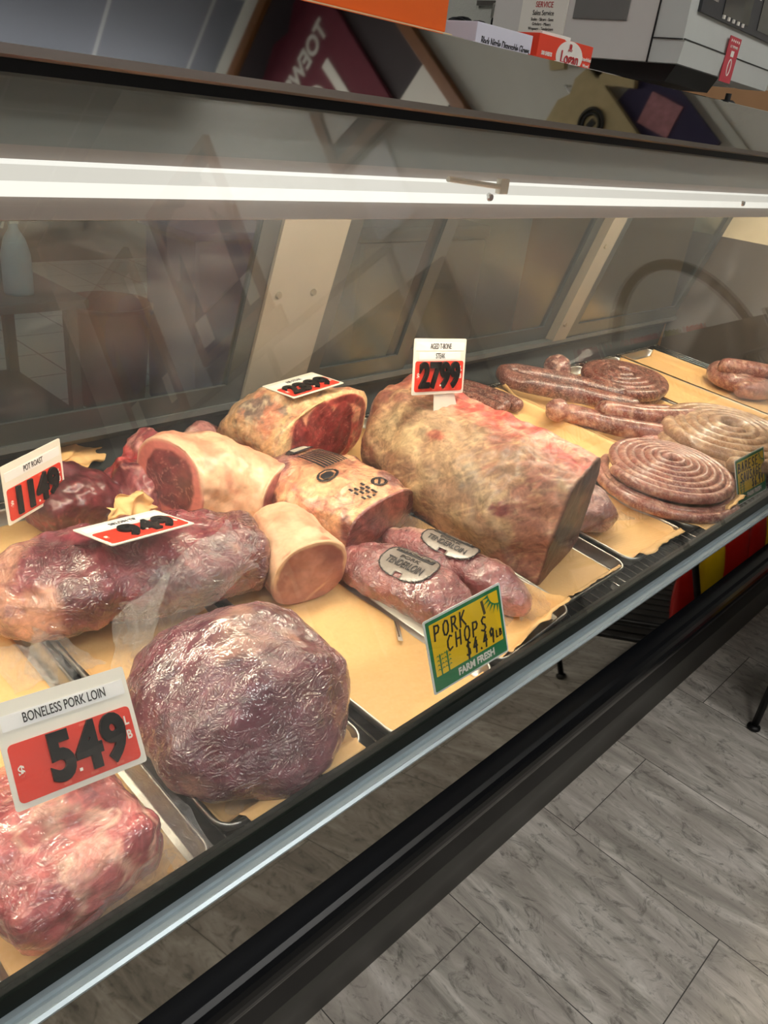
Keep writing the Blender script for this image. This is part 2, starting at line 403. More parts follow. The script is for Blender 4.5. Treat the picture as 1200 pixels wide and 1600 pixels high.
LIGHTM = emit('ceiling_diffuser', (1.0, .97, .92, 1), CEIL_L)
def ceiling_light(x, y, lab):
    o = thing('ceiling_light', lab, 'light', (x, y, CEIL-.40), group='ceiling lights')
    f = bmesh.new()
    for sx, sy, lx, ly in ((0, .3, 1.26, .04), (0, -.3, 1.26, .04), (.62, 0, .04, .6), (-.62, 0, .04, .6)): bx(f, (sx, sy, -.02), (lx, ly, .04))
    bx(f, (0, 0, .008), (1.24, .44, .008)); bx(f, (.5, 0, .2), (.008, .008, .4)); bx(f, (-.5, 0, .2), (.008, .008, .4))  # wide plate added on top to cut the light thrown at the ceiling
    mesh_obj('frame', f, plain('light_frame', '#d8d8d4', .4), o)
    mesh_obj('glowing_face', box((0, 0, -.012), (1.2, .56, .03)), LIGHTM, o)
    return o
for x, y in ((-1.2, -1.2), (1.3, -2.0), (-1.2, -3.6), (2.45, -2.1), (-0.4, 3.2)):
    ceiling_light(x, y, 'wide white strip light hung from the grey ceiling')

# ------------------------------------------------------------------ refrigerated display case
XL, XR = -1.2, 3.06; XC, XS = (XL+XR)/2, XR-XL
case = thing('display_case', 'long refrigerated meat case with sloping glass front and steel top', 'display case', (0, 0, 0))
def zd(y): return 0.478 + 0.065*(y-0.5)
mesh_obj('kick_plate', prism_x(bmesh.new(), [(.4656, 0), (.4656, .121), (.472, .124), (.50, .124), (.50, 0)], XL, XR), KICK, case)
mesh_obj('body', prism_x(bmesh.new(), [(.50, .0), (.50, .124), (.455, .13), (.447, .30), (.447, .425), (.452, .435), (.452, .45), (1.36, .47), (1.36, 0)], XL, XR), BLACKMATT, case)
bp = [(.447, .300)]
for k in range(13):
    a = R(-80 + 160*k/12); bp.append((.420 - .030*math.cos(a)*1.0, .345 + .034*math.sin(a)))
bp.append((.447, .39))
mesh_obj('bumper', prism_x(bmesh.new(), bp, XL, XR), BUMPER, case, smooth=False)
for p in case.children[-1].data.polygons: p.use_smooth = abs(p.normal.x) < .5
mesh_obj('front_panel', prism_x(bmesh.new(), [(.425, .5075), (.410, .430), (.416, .427), (.432, .427), (.452, .452), (.447, .505)], XL, XR), MIRRORBLACK, case)
mesh_obj('rail', prism_x(bmesh.new(), [(.4475, .5150), (.440, .5145), (.4385, .5110), (.4345, .5120), (.430, .5108), (.4275, .5128), (.4240, .5105), (.4245, .5070), (.447, .505)], XL, XR), ALU, case)
mesh_obj('gasket', prism_x(bmesh.new(), [(.449, .531), (.4445, .5165), (.4475, .5145), (.462, .512), (.466, .530), (.458, .5325)], XL, XR), GASKET, case)
gth = R(70); gy, gz = math.cos(gth), math.sin(gth)
def gpt(s, off): return (.452 + gy*s + gz*off, .531 + gz*s - gy*off)
GL = 0.735
mesh_obj('front_glass', prism_x(bmesh.new(), [gpt(0, 0), gpt(GL, 0), gpt(GL, .006), gpt(0, .006)], XL+.01, XR-.01), GLASS, case)
# steel top with sloping face
mesh_obj('steel_top', prism_x(bmesh.new(), [(.700, 1.2435), (.7385, 1.3215), (.748, 1.3235), (.80, 1.3235), (.80, 1.3015), (1.36, 1.3015), (1.36, 1.285), (.77, 1.285), (.716, 1.2435)], XL, XR), STEEL, case)
for p in case.children[-1].data.polygons:
    if p.normal.y < -.7 and p.center.z > 1.25 and p.center.z < 1.32: p.material_index = 0
case.children[-1].data.materials[0] = MIRROR
mesh_obj('top_lip', prism_x(bmesh.new(), [(.698, 1.2445), (.6965, 1.2370), (.700, 1.2345), (.730, 1.2345), (.730, 1.2445)], XL, XR), m_steel('dull_lip', '#857c76', .35), case)
mesh_obj('black_seal', prism_x(bmesh.new(), [(.700, 1.2345), (.702, 1.2245), (.735, 1.2245), (.735, 1.2345)], XL, XR), BLACKMATT, case)
mesh_obj('canopy_apron', prism_x(bmesh.new(), [(.735, 1.2345), (.735, 1.1700), (.742, 1.1700), (.742, 1.2345)], XL, XR), OLIVE, case)
mesh_obj('canopy_body', prism_x(bmesh.new(), [(.742, 1.284), (.742, 1.205), (1.14, 1.205), (1.14, 1.17), (1.20, 1.17), (1.20, 1.284)], XL, XR), WHITEENAM, case)
# fluorescent fixture
fx = mesh_obj('light_housing', prism_x(bmesh.new(), [(.806, 1.205), (.806, 1.0965), (.814, 1.0945), (.818, 1.0965), (.818, 1.20), (.818, 1.205)], XL+.02, XR-.02), TAUPE, case)
mesh_obj('reflector', prism_x(bmesh.new(), [(.8185, 1.112), (.8205, 1.112), (.835, 1.142), (.90, 1.146), (1.02, 1.120), (1.022, 1.122), (.90, 1.150), (.832, 1.146), (.8185, 1.115)], XL+.03, XR-.03), WHITEENAM, fx)
mesh_obj('glowing_face', prism_x(bmesh.new(), [(.786, 1.1345), (.784, 1.1315), (.784, 1.1235), (.788, 1.1205), (.805, 1.1205), (.805, 1.1345)], XL+.03, XR-.03), emit('lit_face_glow', (1.0, .96, .86, 1), FACE_L), fx)  # no lamp itself: the tube's light on this face is painted as emission
mesh_obj('glowing_upper_face', prism_x(bmesh.new(), [(.790, 1.1485), (.787, 1.1345), (.805, 1.1345), (.805, 1.1485)], XL+.03, XR-.03), emit('upper_face_glow', (1.0, .95, .84, 1), FACE_L*.68), fx)  # weaker emission paints the dimmer upper part of the lit face
mesh_obj('top_bead', prism_x(bmesh.new(), [(.788, 1.1515), (.786, 1.1495), (.790, 1.1485), (.805, 1.1485), (.805, 1.1515)], XL+.03, XR-.03), emit('bead_glow', (1.0, .97, .88, 1), FACE_L*.95), fx)  # emission paints the bright line along the top edge
lt = bmesh.new(); tube(lt, [(XL+.06, .868, 1.112), (XR-.06, .868, 1.112)], .019, 14)
mesh_obj('lamp_tube', lt, emit('tube_glow', TUBE_C, TUBE_L), fx)
st = bmesh.new(); bx(st, (1.065, .781, 1.1475), (.022, .010, .022), bev=.002); mesh_obj('lamp_socket', st, WHITEENAM, fx)
st = bmesh.new(); tube(st, [(.93, .779, 1.1545), (1.055, .779, 1.1470)], .004, 8); mesh_obj('wire_lead', st, WHITEENAM, fx)
for x in (1.04, 2.04): 
    s = bmesh.new(); bmesh.ops.create_cone(s, cap_ends=True, segments=14, radius1=.0065, radius2=.005, depth=.006, matrix=Matrix.Translation((x, .7825, 1.131)) @ Matrix.Rotation(R(90), 4, 'X'))
    mesh_obj('screw', s, STEEL, fx)
# rear wall of the well, sliding doors leaning forward
def dy(z): return 1.28 - 0.29*(z-0.68)
LEAN = math.atan(0.29)
mesh_obj('rear_sill', prism_x(bmesh.new(), [(1.345, .46), (1.335, .60), (1.285, .632), (1.285, .645), (1.36, .645), (1.36, .46)], XL, XR), GREYPANEL, case)
def door(x0, x1, off, lab):
    f = bmesh.new(); z0, z1 = .642, 1.168; fw = .042
    def bar(xa, xb, za, zb, th=.018):
        vs = []
        A = [(dy(za)+off, za), (dy(zb)+off, zb), (dy(zb)+off+th, zb), (dy(za)+off+th, za)]
        prism_x(f, A, xa, xb)
    bar(x0, x1, z0, z0+fw); bar(x0, x1, z1-fw, z1); bar(x0, x0+fw, z0+fw, z1-fw); bar(x1-fw, x1, z0+fw, z1-fw)
    bar(x0+fw, x1-fw, z0+fw, z0+fw+.006, .010)
    d = mesh_obj('sliding_door', f, DARKALU, case)
    g = bmesh.new(); za, zb = z0+fw-.004, z1-fw+.004
    prism_x(g, [(dy(za)+off+.007, za), (dy(zb)+off+.007, zb), (dy(zb)+off+.011, zb), (dy(za)+off+.011, za)], x0+fw-.004, x1-fw+.004)
    mesh_obj('door_pane', g, DOORGLASS, d)
    return d
door(XL+.03, .955, 0, ''); door(1.125, 1.47, .002, ''); door(1.43, 2.155, .022, ''); door(2.235, 3.02, 0, '')
def mull(xa, xb, mat, screws):
    m = bmesh.new(); za, zb = .642, 1.18
    prism_x(m, [(dy(za)-.006, za), (dy(zb)-.006, zb), (dy(zb)+.03, zb), (dy(za)+.03, za)], xa, xb)
    o = mesh_obj('mullion', m, mat, case)
    for sx, sz in screws:
        s = bmesh.new(); bmesh.ops.create_cone(s, cap_ends=True, segments=14, radius1=.008, radius2=.006, depth=.005,
            matrix=Matrix.Translation((sx, dy(sz)-.008, sz)) @ Matrix.Rotation(R(90)+LEAN*0, 4, 'X'))
        mesh_obj('screw', s, plain('dull_screw', '#8d8779', .4, .7), o)
mull(.957, 1.123, CREAM, [(.985, .885), (1.075, .885)])
mull(2.157, 2.233, CREAM, [(2.18, .70), (2.185, .95)])
mesh_obj('end_panel', box(((XR-.012), .97, .73), (.02, .70, .46)), plain('brown_grey_panel', '#4a433c', .5), case)
mesh_obj('end_panel_top', box(((XR-.012), .97, 1.085), (.02, .70, .248)), plain('warm_cream_panel', '#c9c0a6', .45), case)
mesh_obj('end_panel', box(((XL+.01), .97, .86), (.02, .70, .72)), CREAM, case)
mesh_obj('end_cap', prism_x(bmesh.new(), [(.46, .45), (.46, .535), (.705, 1.225), (.62, 1.0), (.72, 1.0), (.62, .60), (.62, .45)], XR-.02, XR), plain('brown_grey_panel', '#4a433c', .5), case)
# deck and its wire racks
dk = bmesh.new(); prism_x(dk, [(.462, zd(.462)-.020), (.462, .486), (.466, .486), (.466, zd(.466)-.012), (1.335, zd(1.335)-.012), (1.335, zd(1.335)-.02)], XL+.01, XR-.03)
deck = mesh_obj('deck_pan', dk, DARKDECK, case)
wr = bmesh.new(); x = XL+.03
while x < XR-.05:
    tube(wr, [(x, .478, zd(.478)-.0045), (x, 1.32, zd(1.32)-.0045)], .0016, 6); x += .0245
for y in (.478, .70, .95, 1.2, 1.32): tube(wr, [(XL+.02, y, zd(y)-.0085), (XR-.04, y, zd(y)-.0085)], .0025, 6)
mesh_obj('wire_rack', wr, WIRE, deck)

# ------------------------------------------------------------------ trays and papers
DECK_PITCH = math.atan(.065)
TW, TL, TH = .233, .76, .025
def tray_bm():
    bm = bmesh.new(); loops = []
    def loop(w_, l, r, z): 
        return [bm.verts.new((px, py, z)) for px, py in rrect(w_, l, r, 0, l*0+TL/2, 6)]
    spec = [(TW-.030, TL-.030, .012, .0012), (TW-.026, TL-.026, .016, .0022), (TW-.013, TL-.013, .022, TH-.004), (TW-.011, TL-.011, .024, TH-.0012),
            (TW-.007, TL-.007, .026, TH), (TW-.003, TL-.003, .028, TH-.001), (TW, TL, .030, TH-.0045), (TW-.003, TL-.003, .028, TH-.0085), (TW-.010, TL-.010, .024, TH-.0085),
            (TW-.024, TL-.024, .016, .0008), (TW-.030, TL-.030, .012, 0.0)]
    for s in spec: loops.append(loop(*s))
    n = len(loops[0])
    for A, B in zip(loops, loops[1:]):
        for k in range(n): bm.faces.new((A[k], A[(k+1) % n], B[(k+1) % n], B[k]))
    bm.faces.new(loops[0]); bm.faces.new(loops[-1][::-1]); bmesh.ops.recalc_face_normals(bm, faces=bm.faces)
    return bm
TR = [  # centre x at the front edge, front y, yaw in degrees, what lies on it
 (.226, .4705, 0.0, 'pork loin'), (.476, .492, 1.2, 'wrapped purple round roast'), (.738, .4725, 3.0, 'pork chops sign'), (.979, .489, 3.5, 'pork tenderloins'),
 (1.205, .512, 0.0, 'aged short loin'), (1.455, .512, 0.0, 'bagged meat lump'), (1.712, .505, 0.0, 'pink sausage coil'), (1.955, .505, 0, 'thin brown links at its back'),
 (2.20, .505, 0, 'pale sausage coil'), (2.445, .505, 0, 'dark flat sausage coil at its back'), (2.69, .505, 0, 'short fat sausage coil by the end wall')]
tr0 = None
for i, (cx, fy, yw, what) in enumerate(TR):
    if tr0 is None: tr0 = mesh_obj('tray', tray_bm(), TRAY, smooth=True); o = tr0
    else: o = tr0.copy(); COL.objects.link(o)
    o.location = (cx, fy, zd(fy)+.0005); o.rotation_euler = (Matrix.Rotation(DECK_PITCH, 3, 'X') @ Matrix.Rotation(R(yw), 3, 'Z')).to_euler()
    tag(o, 'aluminium sheet tray holding the ' + what, 'tray', 'aluminium trays')
def paper(i, x0, x1, y0, y1, lab, seed, flap=0.0, flapw=(0, 1), back=0.0, nx=44, ny=110):
    """sheet lying in tray i, local tray coordinates; edges ride up and the front lip may curl up"""
    bm = bmesh.new(); V = []
    for b in range(ny+1):
        row = []
        for a in range(nx+1):
            u, v = a/nx, b/ny
            jag = .004*noise.noise(Vector((u*9, seed, 0)))+.010*noise.noise(Vector((u*3.0, seed+3, 1)))
            x = x0+(x1-x0)*u + .003*noise.noise(Vector((v*8, seed, 5)))*(1 if u in (0, 1) else 0)
            y = y0+(y1-y0)*v + jag*(1-v)*(1-v)
            z = .0018 + .0022*max(0, noise.noise(Vector((x*14, y*14, seed)))+.1)
            cut = max(0.0, .032-min(y, TL-y))/.032; x *= 1-.12*min(1.0, cut)**2
            # over the sloping tray walls
            dx = max(0, abs(x)-(TW/2-.0175)); z += dx*3.4
            dyf = max(0, .0175-y); z += dyf*3.4
            dyb = max(0, y-(TL-.0175)); z += dyb*3.4
            if z > TH+.0022: z = TH+.0022 + .0006*(noise.noise(Vector((x*30, y*30, seed)))+1)
            e = ss(.10, 0, v)
            fw = ss(flapw[0]-.15, flapw[0]+.05, u)*ss(flapw[1]+.15, flapw[1]-.05, u)
            z += flap*e*e*fw + back*ss(.9, 1, v)*(.6+.4*math.sin(u*6+seed))
            row.append(bm.verts.new((x, y, z)))
        V.append(row)
    for b in range(ny):
        for a in range(nx): bm.faces.new((V[b][a], V[b][a+1], V[b+1][a+1], V[b+1][a]))
    o = mesh_obj('butcher_paper', bm, PAPER, smooth=True)
    s = o.modifiers.new('t', 'SOLIDIFY'); s.thickness = .0004; s.offset = 0
    cx, fy, yw, _ = TR[i]; o.location = (cx, fy, zd(fy)+.0008); o.rotation_euler = (Matrix.Rotation(DECK_PITCH, 3, 'X') @ Matrix.Rotation(R(yw), 3, 'Z')).to_euler()
    return tag(o, lab, 'butcher paper', 'butcher paper sheets')
paper(0, -.098, .094, -.004, .74, 'peach butcher paper under the boneless pork loin', 1, .0)
p2 = paper(1, -.100, .104, -.014, .74, 'peach butcher paper under the wrapped purple round roast', 2, .01)
paper(2, -.099, .090, .002, .74, 'blood-spotted peach paper behind the pork chops sign', 3, .0)
paper(3, -.092, .106, .002, .74, 'peach paper curling up in front of the pork tenderloins', 4, .028, (.35, 1))
paper(4, -.094, .098, .004, .74, 'peach paper with a folded edge under the aged short loin', 5, .002)
paper(5, -.094, .104, -.006, .74, 'torn-edged peach paper under the bagged meat lump', 6, .006)
paper(6, -.116, .122, -.022, .74, 'peach paper curling under the front pink sausage coil', 7, .03, (.5, 1))
paper(7, -.106, .106, .022, .735, 'peach paper reaching back under the thin brown links', 8, .0, back=.02)
paper(8, -.106, .106, .020, .735, 'peach paper under the pale sausage coil beside the yellow sausage sign', 9, .01)
paper(9, -.113, .113, .022, .735, 'peach paper under the dark flat sausage coil at the back', 10, .0)
paper(10, -.113, .113, .022, .735, 'peach paper under the fat sausage coil near the end wall', 11, .0)

# ------------------------------------------------------------------ meat builder
def closed_spline(pts, n, sharp=0.0):
    """closed Catmull-Rom resampled to n points"""
    K = len(pts); out = []
    for k in range(n):
        f = k/n*K; i = int(f) % K; t = f-int(f)
        p0, p1, p2, p3 = (pts[(i+j-1) % K] for j in range(4))
        c = []
        for a in range(2):
            m1 = (p2[a]-p0[a])*.5*(1-sharp); m2 = (p3[a]-p1[a])*.5*(1-sharp)
            t2, t3 = t*t, t*t*t
            c.append((2*t3-3*t2+1)*p1[a]+(t3-2*t2+t)*m1+(-2*t3+3*t2)*p2[a]+(t3-t2)*m2)
        out.append(c)
    return out
def sup(w_, h, e=2.4, eb=4.0, off=0.0, lean=0.0, n=20):
    """rounded section, flatter below, resting on z = 0"""
    P = []
    for k in range(n):
        a = 2*math.pi*k/n; c, s = math.cos(a), math.sin(a); ee = e if s >= 0 else eb
        y = w_/2*math.copysign(abs(c)**(2/ee), c); z = h/2+h/2*math.copysign(abs(s)**(2/ee), s)
        P.append((off+y+lean*z, z))
    return P
class Loft:
    """body along local x from 0 to L; sections: list of (t, points (y,z))"""
    def __init__(s, L, sections, nT=70, nP=96, ra=0.0, rb=0.0, nc=26, skewa=0.0, skewb=0.0, sharp=0.0, capz=0.45, pw=2.2, bend=0.0, bulge=0.004, arc=0.0):
        s.arc = arc
        s.L, s.S, s.nT, s.nP, s.ra, s.rb, s.nc, s.ska, s.skb, s.sharp, s.capz, s.pw, s.bend, s.bulge = L, sections, nT, nP, ra, rb, nc, skewa, skewb, sharp, capz, pw, bend, bulge
    def section(s, t, n):
        S = s.S
        if t <= S[0][0]: P = S[0][1]
        elif t >= S[-1][0]: P = S[-1][1]
        else:
            for (ta, A), (tb, B) in zip(S, S[1:]):
                if ta <= t <= tb:
                    f = (t-ta)/(tb-ta); f = f*f*(3-2*f)
                    P = [(a[0]*(1-f)+b[0]*f, a[1]*(1-f)+b[1]*f) for a, b in zip(A, B)]; break
        return closed_spline(P, n, s.sharp)
    def rings(s):
        out = []; L = s.L
        if s.ra <= 0:
            for k in range(s.nc): out.append((0.0, (k/s.nc), 1))
            out.append((0.0, .975, 1)); out.append((.0025, 1.0, 1))
        else:
            for k in range(s.nc+1):
                a = k/s.nc; a = a*a*(3-2*a)*.3+a*.7
                sc_ = (1-(1-a)**s.pw)**(1/s.pw); out.append((s.ra*a, sc_, 0))
        x0, x1 = out[-1][0], L-(s.rb if s.rb > 0 else .0025)
        for k in range(1, s.nT): out.append((x0+(x1-x0)*k/s.nT, 1.0, 0))
        if s.rb <= 0:
            out.append((L-.0025, 1.0, 2)); out.append((L, .975, 2))
            for k in range(s.nc-1, -1, -1): out.append((L, k/s.nc, 2))
        else:
            for k in range(s.nc, -1, -1):
                a = k/s.nc; a = a*a*(3-2*a)*.3+a*.7
                sc_ = (1-(1-a)**s.pw)**(1/s.pw); out.append((L-s.rb*a, sc_, 0))
        return out
    def pos(s, x, y, z):
        if s.arc:
            a = (x/s.L-.5)*s.arc; rr = s.L/s.arc; return Vector((math.sin(a)*(rr+y)+s.L/2, math.cos(a)*(rr+y)-rr, z))
        t = x/s.L; xx = x + s.ska*y*(1-t) + s.skb*y*t
        return Vector((xx, y + s.bend*math.sin(math.pi*t), z))
    def surf(s, t, phi, off=0.0):
        n = 180; P = s.section(t, n); f = (phi % 1.0)*n; i = int(f) % n; g = f-int(f)
        a, b = P[i], P[(i+1) % n]; y, z = a[0]*(1-g)+b[0]*g, a[1]*(1-g)+b[1]*g
        d = Vector((0, b[1]-a[1], -(b[0]-a[0]))).normalized()
        return s.pos(t*s.L, y, z) + d*off
    def build(s, name, mat, colour, disp=(), parent=None, loc=(0, 0, 0), rot=(0, 0, 0), seed=0.0, floor=True, dispfn=None):
        bm = bmesh.new(); rg = s.rings(); nP = s.nP; rows = []; info = []
        for (x, sc_, cap) in rg:
            t = x/s.L; P = s.section(t, nP); zs = [p[1] for p in P]; ys = [p[0] for p in P]
            zmx, zmn = max(zs), min(zs); ymx, ymn = max(ys), min(ys); cz = zmn+(zmx-zmn)*s.capz; cy = (ymx+ymn)/2
            row = []
            for k, (y, z) in enumerate(P):
                yy, zz = cy+(y-cy)*sc_, cz+(z-cz)*sc_
                xx = x + ((-1 if cap == 1 else 1)*s.bulge*(1-sc_*sc_) if cap else 0)
                row.append(bm.verts.new(s.pos(xx, yy, zz)))
                info.append((t, k/nP, sc_, cap, (2*(yy-cy)/(ymx-ymn)), (zz-zmn)/(zmx-zmn)))
            rows.append(row)
        for A, B in zip(rows, rows[1:]):
            for k in range(nP):
                bm.faces.new((A[k], A[(k+1) % nP], B[(k+1) % nP], B[k]))
        bm.normal_update(); bm.verts.ensure_lookup_table()
        base = [v.co.copy() for v in bm.verts]; nor = [v.normal.copy() for v in bm.verts]
        me_cols = []
        for v, p, nn, inf in zip(bm.verts, base, nor, info):
            d = 0.0
            for amp, f in disp: d += amp*noise.fractal(p*f + Vector((seed*5.1, seed*2.3, seed)), 0.9, 2.0, 3)
            if dispfn: d += dispfn(p, inf)
            if inf[3]: d *= .35
            if p.z < .012 and floor: d *= max(0, p.z/.012)
            v.co = p + nn*d
            if floor and v.co.z < 0: v.co.z = 0
            c = colour(p, inf, d); me_cols.append(tuple(max(0, min(1, q))**1.14 for q in c)+(1.0,))
        bmesh.ops.recalc_face_normals(bm, faces=bm.faces)
        o = mesh_obj(name, bm, mat, parent, smooth=True, loc=loc, rot=rot)
        at = o.data.color_attributes.new('Col', 'FLOAT_COLOR', 'POINT')
        for q, c in zip(at.data, me_cols): q.color = c
        return o
    def patch(s, name, t0, t1, p0, p1, off, mat, parent, nx=24, ny=24, shape=None):
        bm = bmesh.new(); V = []
        for b in range(ny+1):
            V.append([bm.verts.new(s.surf(t0+(t1-t0)*a/nx, p0+(p1-p0)*b/ny, off)) for a in range(nx+1)])
        for b in range(ny):
            for a in range(nx):
                if shape is None or shape((a+.5)/nx*2-1, (b+.5)/ny*2-1): bm.faces.new((V[b][a], V[b][a+1], V[b+1][a+1], V[b+1][a]))
        for v in list(bm.verts):
            if not v.link_faces: bm.verts.remove(v)
        o = mesh_obj(name, bm, mat, parent, smooth=True)
        m = o.modifiers.new('t', 'SOLIDIFY'); m.thickness = .0008; m.offset = 1
        return o
    def letters(s, word, t0, t1, p0, p1, off, mat, parent, name='lettering', bold=.01):
        """word laid on the surface: reading along t from t0 to t1, height from phi p0 to p1"""
        bm = text_bm(word, 1.0, 1.0, bold, .002); xs = [v.co.x for v in bm.verts]; ys = [v.co.y for v in bm.verts]
        bmesh.ops.subdivide_edges(bm, edges=[e for e in bm.edges if e.calc_length() > .2], cuts=3)
        x0, x1, y0, y1 = min(xs), max(xs), min(ys), max(ys)
        for v in bm.verts:
            v.co = s.surf(t0+(t1-t0)*(v.co.x-x0)/(x1-x0), p0+(p1-p0)*(v.co.y-y0)/(y1-y0), off+(.0006 if v.co.z > 0 else 0))
        return mesh_obj(name, bm, mat, parent)

LEAN_P, FATC, DARKRED, PURPLE = lin('#b9626a'), lin('#e9c9a8'), lin('#7a2e31'), lin('#7c4756')
def tilt(yaw): return (Matrix.Rotation(DECK_PITCH, 3, 'X') @ Matrix.Rotation(yaw, 3, 'Z')).to_euler()
def meat(name, label, cat, x, y, yaw, z=None, group=None, dz=0.0):
    return thing(name, label, cat, (x, y, (zd(y)+.0066+dz) if z is None else z), tilt(yaw), group)
def flap(name, parent, pts, mat=None, n=34, amp=.004, seed=1.0, freq=26):
    """loose crinkled bag plastic spanning four corner points (world coordinates minus the parent's place)"""
    bm = bmesh.new(); V = []; P = [Vector(p) for p in pts]
    for b in range(n+1):
        row = []
        for a in range(n+1):
            u, v = a/n, b/n
            u += .16*noise.noise(Vector((v*4, seed, 1)))*(u-.5)*2; v += .16*noise.noise(Vector((u*4, seed, 7)))*(v-.5)*2
            p = (P[0]*(1-u)+P[1]*u)*(1-v)+(P[3]*(1-u)+P[2]*u)*v
            k = noise.fractal(p*freq + Vector((seed, seed*2, 0)), 1, 2, 3)
            row.append(bm.verts.new(p + Vector((amp*k*.5, amp*k*.4, amp*k)) ))
        V.append(row)
    for b in range(n):
        for a in range(n): bm.faces.new((V[b][a], V[b][a+1], V[b+1][a+1], V[b+1][a]))
    o = mesh_obj(name, bm, mat or FILM, parent, smooth=True)
    return o
def rel(o):
    m = Matrix.Translation(o.location) @ o.rotation_euler.to_matrix().to_4x4(); inv = m.inverted()
    return lambda *p: inv @ Vector(p)

# --- wrapped purple round roast, front centre
def c_round(p, i, d):
    n = fbm(p, 22, 1); a = mixc(lin('#86485a'), lin('#6b3448'), ss(-.4, .4, n))
    f = ss(.20, .5, fbm(p, 9, 4)+.85*ss(.17, .27, p.x)*ss(-.02, .10, p.y)-.20); a = mixc(a, lin('#bd8f80'), f*.8)
    r = ss(.35, .6, fbm(p, 16, 9)); a = mixc(a, lin('#6d2434'), r*.7)
    return a
o = meat('round_roast', 'big purple beef roast in tight crinkled film, at the glass front', 'meat', .466, .622, 0, dz=.003)
L = Loft(.290, [(0, sup(.18, .10, 2.2, 2.8)), (.3, sup(.258, .155, 2.2, 2.7)), (.6, sup(.262, .168, 2.2, 2.7)), (1, sup(.17, .12, 2.2, 2.5))], ra=.090, rb=.10, nc=30, nT=50, nP=120, pw=2.0)
L.build('meat_body', M_WRAP, c_round, [(.009, 9), (.003, 36)], o, (-.004, -.150, 0), (0, 0, R(90)), 3)
q = rel(o)
flap('plastic_wrap', o, [q(.375, .60, .53), q(.395, .50, .497), q(.55, .505, .505), q(.50, .535, .535)], FILM2, seed=4, amp=.003)
flap('plastic_wrap', o, [q(.355, .73, .52), q(.40, .80, .60), q(.47, .775, .655), q(.385, .69, .60)], FILM, seed=8, amp=.004)

# --- wrapped sirloin tip, front left behind
def c_sir(p, i, d):
    n = fbm(p, 16, 2); a = mixc(lin('#8a3a4c'), lin('#642636'), ss(-.4, .5, n))
    f = ss(.02, .34, fbm(p, 7, 5)+.9*ss(.24, .08, p.x)-.58); a = mixc(a, lin('#cf9f8a'), f*.85)
    v = ss(.10, .0, abs(fbm(p*1, 14, 7))); a = mixc(a, lin('#7a3550'), v*f*.55)
    e = ss(.34, .39, p.x); a = mixc(a, lin('#5c2430'), e*.6)
    return a
o = meat('sirloin_tip_roast', 'large bagged sirloin tip with a fat-covered left end, behind the glass front', 'meat', .285, .985, R(-15), dz=.006)
L = Loft(.435, [(0, sup(.12, .09, 2.2, 2.8)), (.25, sup(.185, .122, 2.3, 2.3)), (.6, sup(.195, .128, 2.3, 2.3)), (1, sup(.15, .112, 2.3, 2.3))], ra=.09, rb=.035, nT=70, nP=110, bend=-.012, pw=2.1)
SIR = L
L.build('meat_body', M_BAG, c_sir, [(.012, 10), (.0035, 34)], o, (0, 0, 0), (0, 0, 0), 5, dispfn=lambda p, i: -.012*ss(.03, .0, abs(p.x-.165-p.z*.25)))
q = rel(o)
flap('plastic_bag', o, [q(.30, .86, .515), q(.335, .825, .507), q(.385, .80, .53), q(.33, .88, .57)], seed=2, amp=.006)
flap('plastic_bag', o, [q(.26, .92, .54), q(.28, .84, .506), q(.36, .815, .508), q(.335, .865, .545)], seed=3, amp=.007)
flap('plastic_bag', o, [q(.42, .785, .53), q(.41, .80, .62), q(.60, .835, .668), q(.63, .79, .60)], seed=6, amp=.005)

# --- boneless pork loin, front left corner
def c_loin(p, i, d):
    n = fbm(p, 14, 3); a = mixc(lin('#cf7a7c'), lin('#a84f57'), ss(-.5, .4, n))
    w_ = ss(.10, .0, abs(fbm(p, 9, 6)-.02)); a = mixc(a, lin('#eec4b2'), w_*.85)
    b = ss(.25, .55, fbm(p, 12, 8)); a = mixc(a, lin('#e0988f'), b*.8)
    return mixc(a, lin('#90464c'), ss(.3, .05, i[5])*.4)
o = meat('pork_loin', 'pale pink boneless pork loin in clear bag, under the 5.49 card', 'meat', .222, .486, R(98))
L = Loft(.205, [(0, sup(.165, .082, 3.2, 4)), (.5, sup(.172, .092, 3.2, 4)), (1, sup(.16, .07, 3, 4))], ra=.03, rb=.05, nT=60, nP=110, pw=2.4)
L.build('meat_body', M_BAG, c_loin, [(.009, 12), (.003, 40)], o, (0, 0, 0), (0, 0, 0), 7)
q = rel(o)
flap('plastic_bag', o, [q(.292, .47, .502), q(.338, .475, .514), q(.350, .62, .520), q(.300, .64, .55)], film_mat('loose_loin_bag', 0.12, 60), seed=5, amp=.006)
flap('plastic_bag', o, [q(.14, .476, .508), q(.165, .474, .503), q(.29, .474, .503), q(.285, .488, .54)], seed=7, amp=.003)

# --- pot roast, back left
def c_pot(p, i, d):
    n = fbm(p, 20, 4); a = mixc(lin('#71303a'), lin('#542029'), ss(-.4, .4, n))
    w_ = ss(.05, .0, abs(fbm(p, 12, 11))); a = mixc(a, lin('#a9575a'), w_*.5)
    return mixc(a, lin('#96606a'), ss(.2, .5, fbm(p, 9, 13))*.5)
o = meat('pot_roast', 'dark red pot roast block behind the 11.49 price card', 'meat', .455, 1.185, R(8))
L = Loft(.175, [(0, sup(.11, .075, 3.0, 4)), (.5, sup(.125, .095, 2.6, 4)), (1, sup(.10, .055, 2.4, 3.5))], ra=.02, rb=.05, nT=40, nP=80)
L.build('meat_body', M_RAW, c_pot, [(.010, 15), (.003, 50)], o, seed=9)

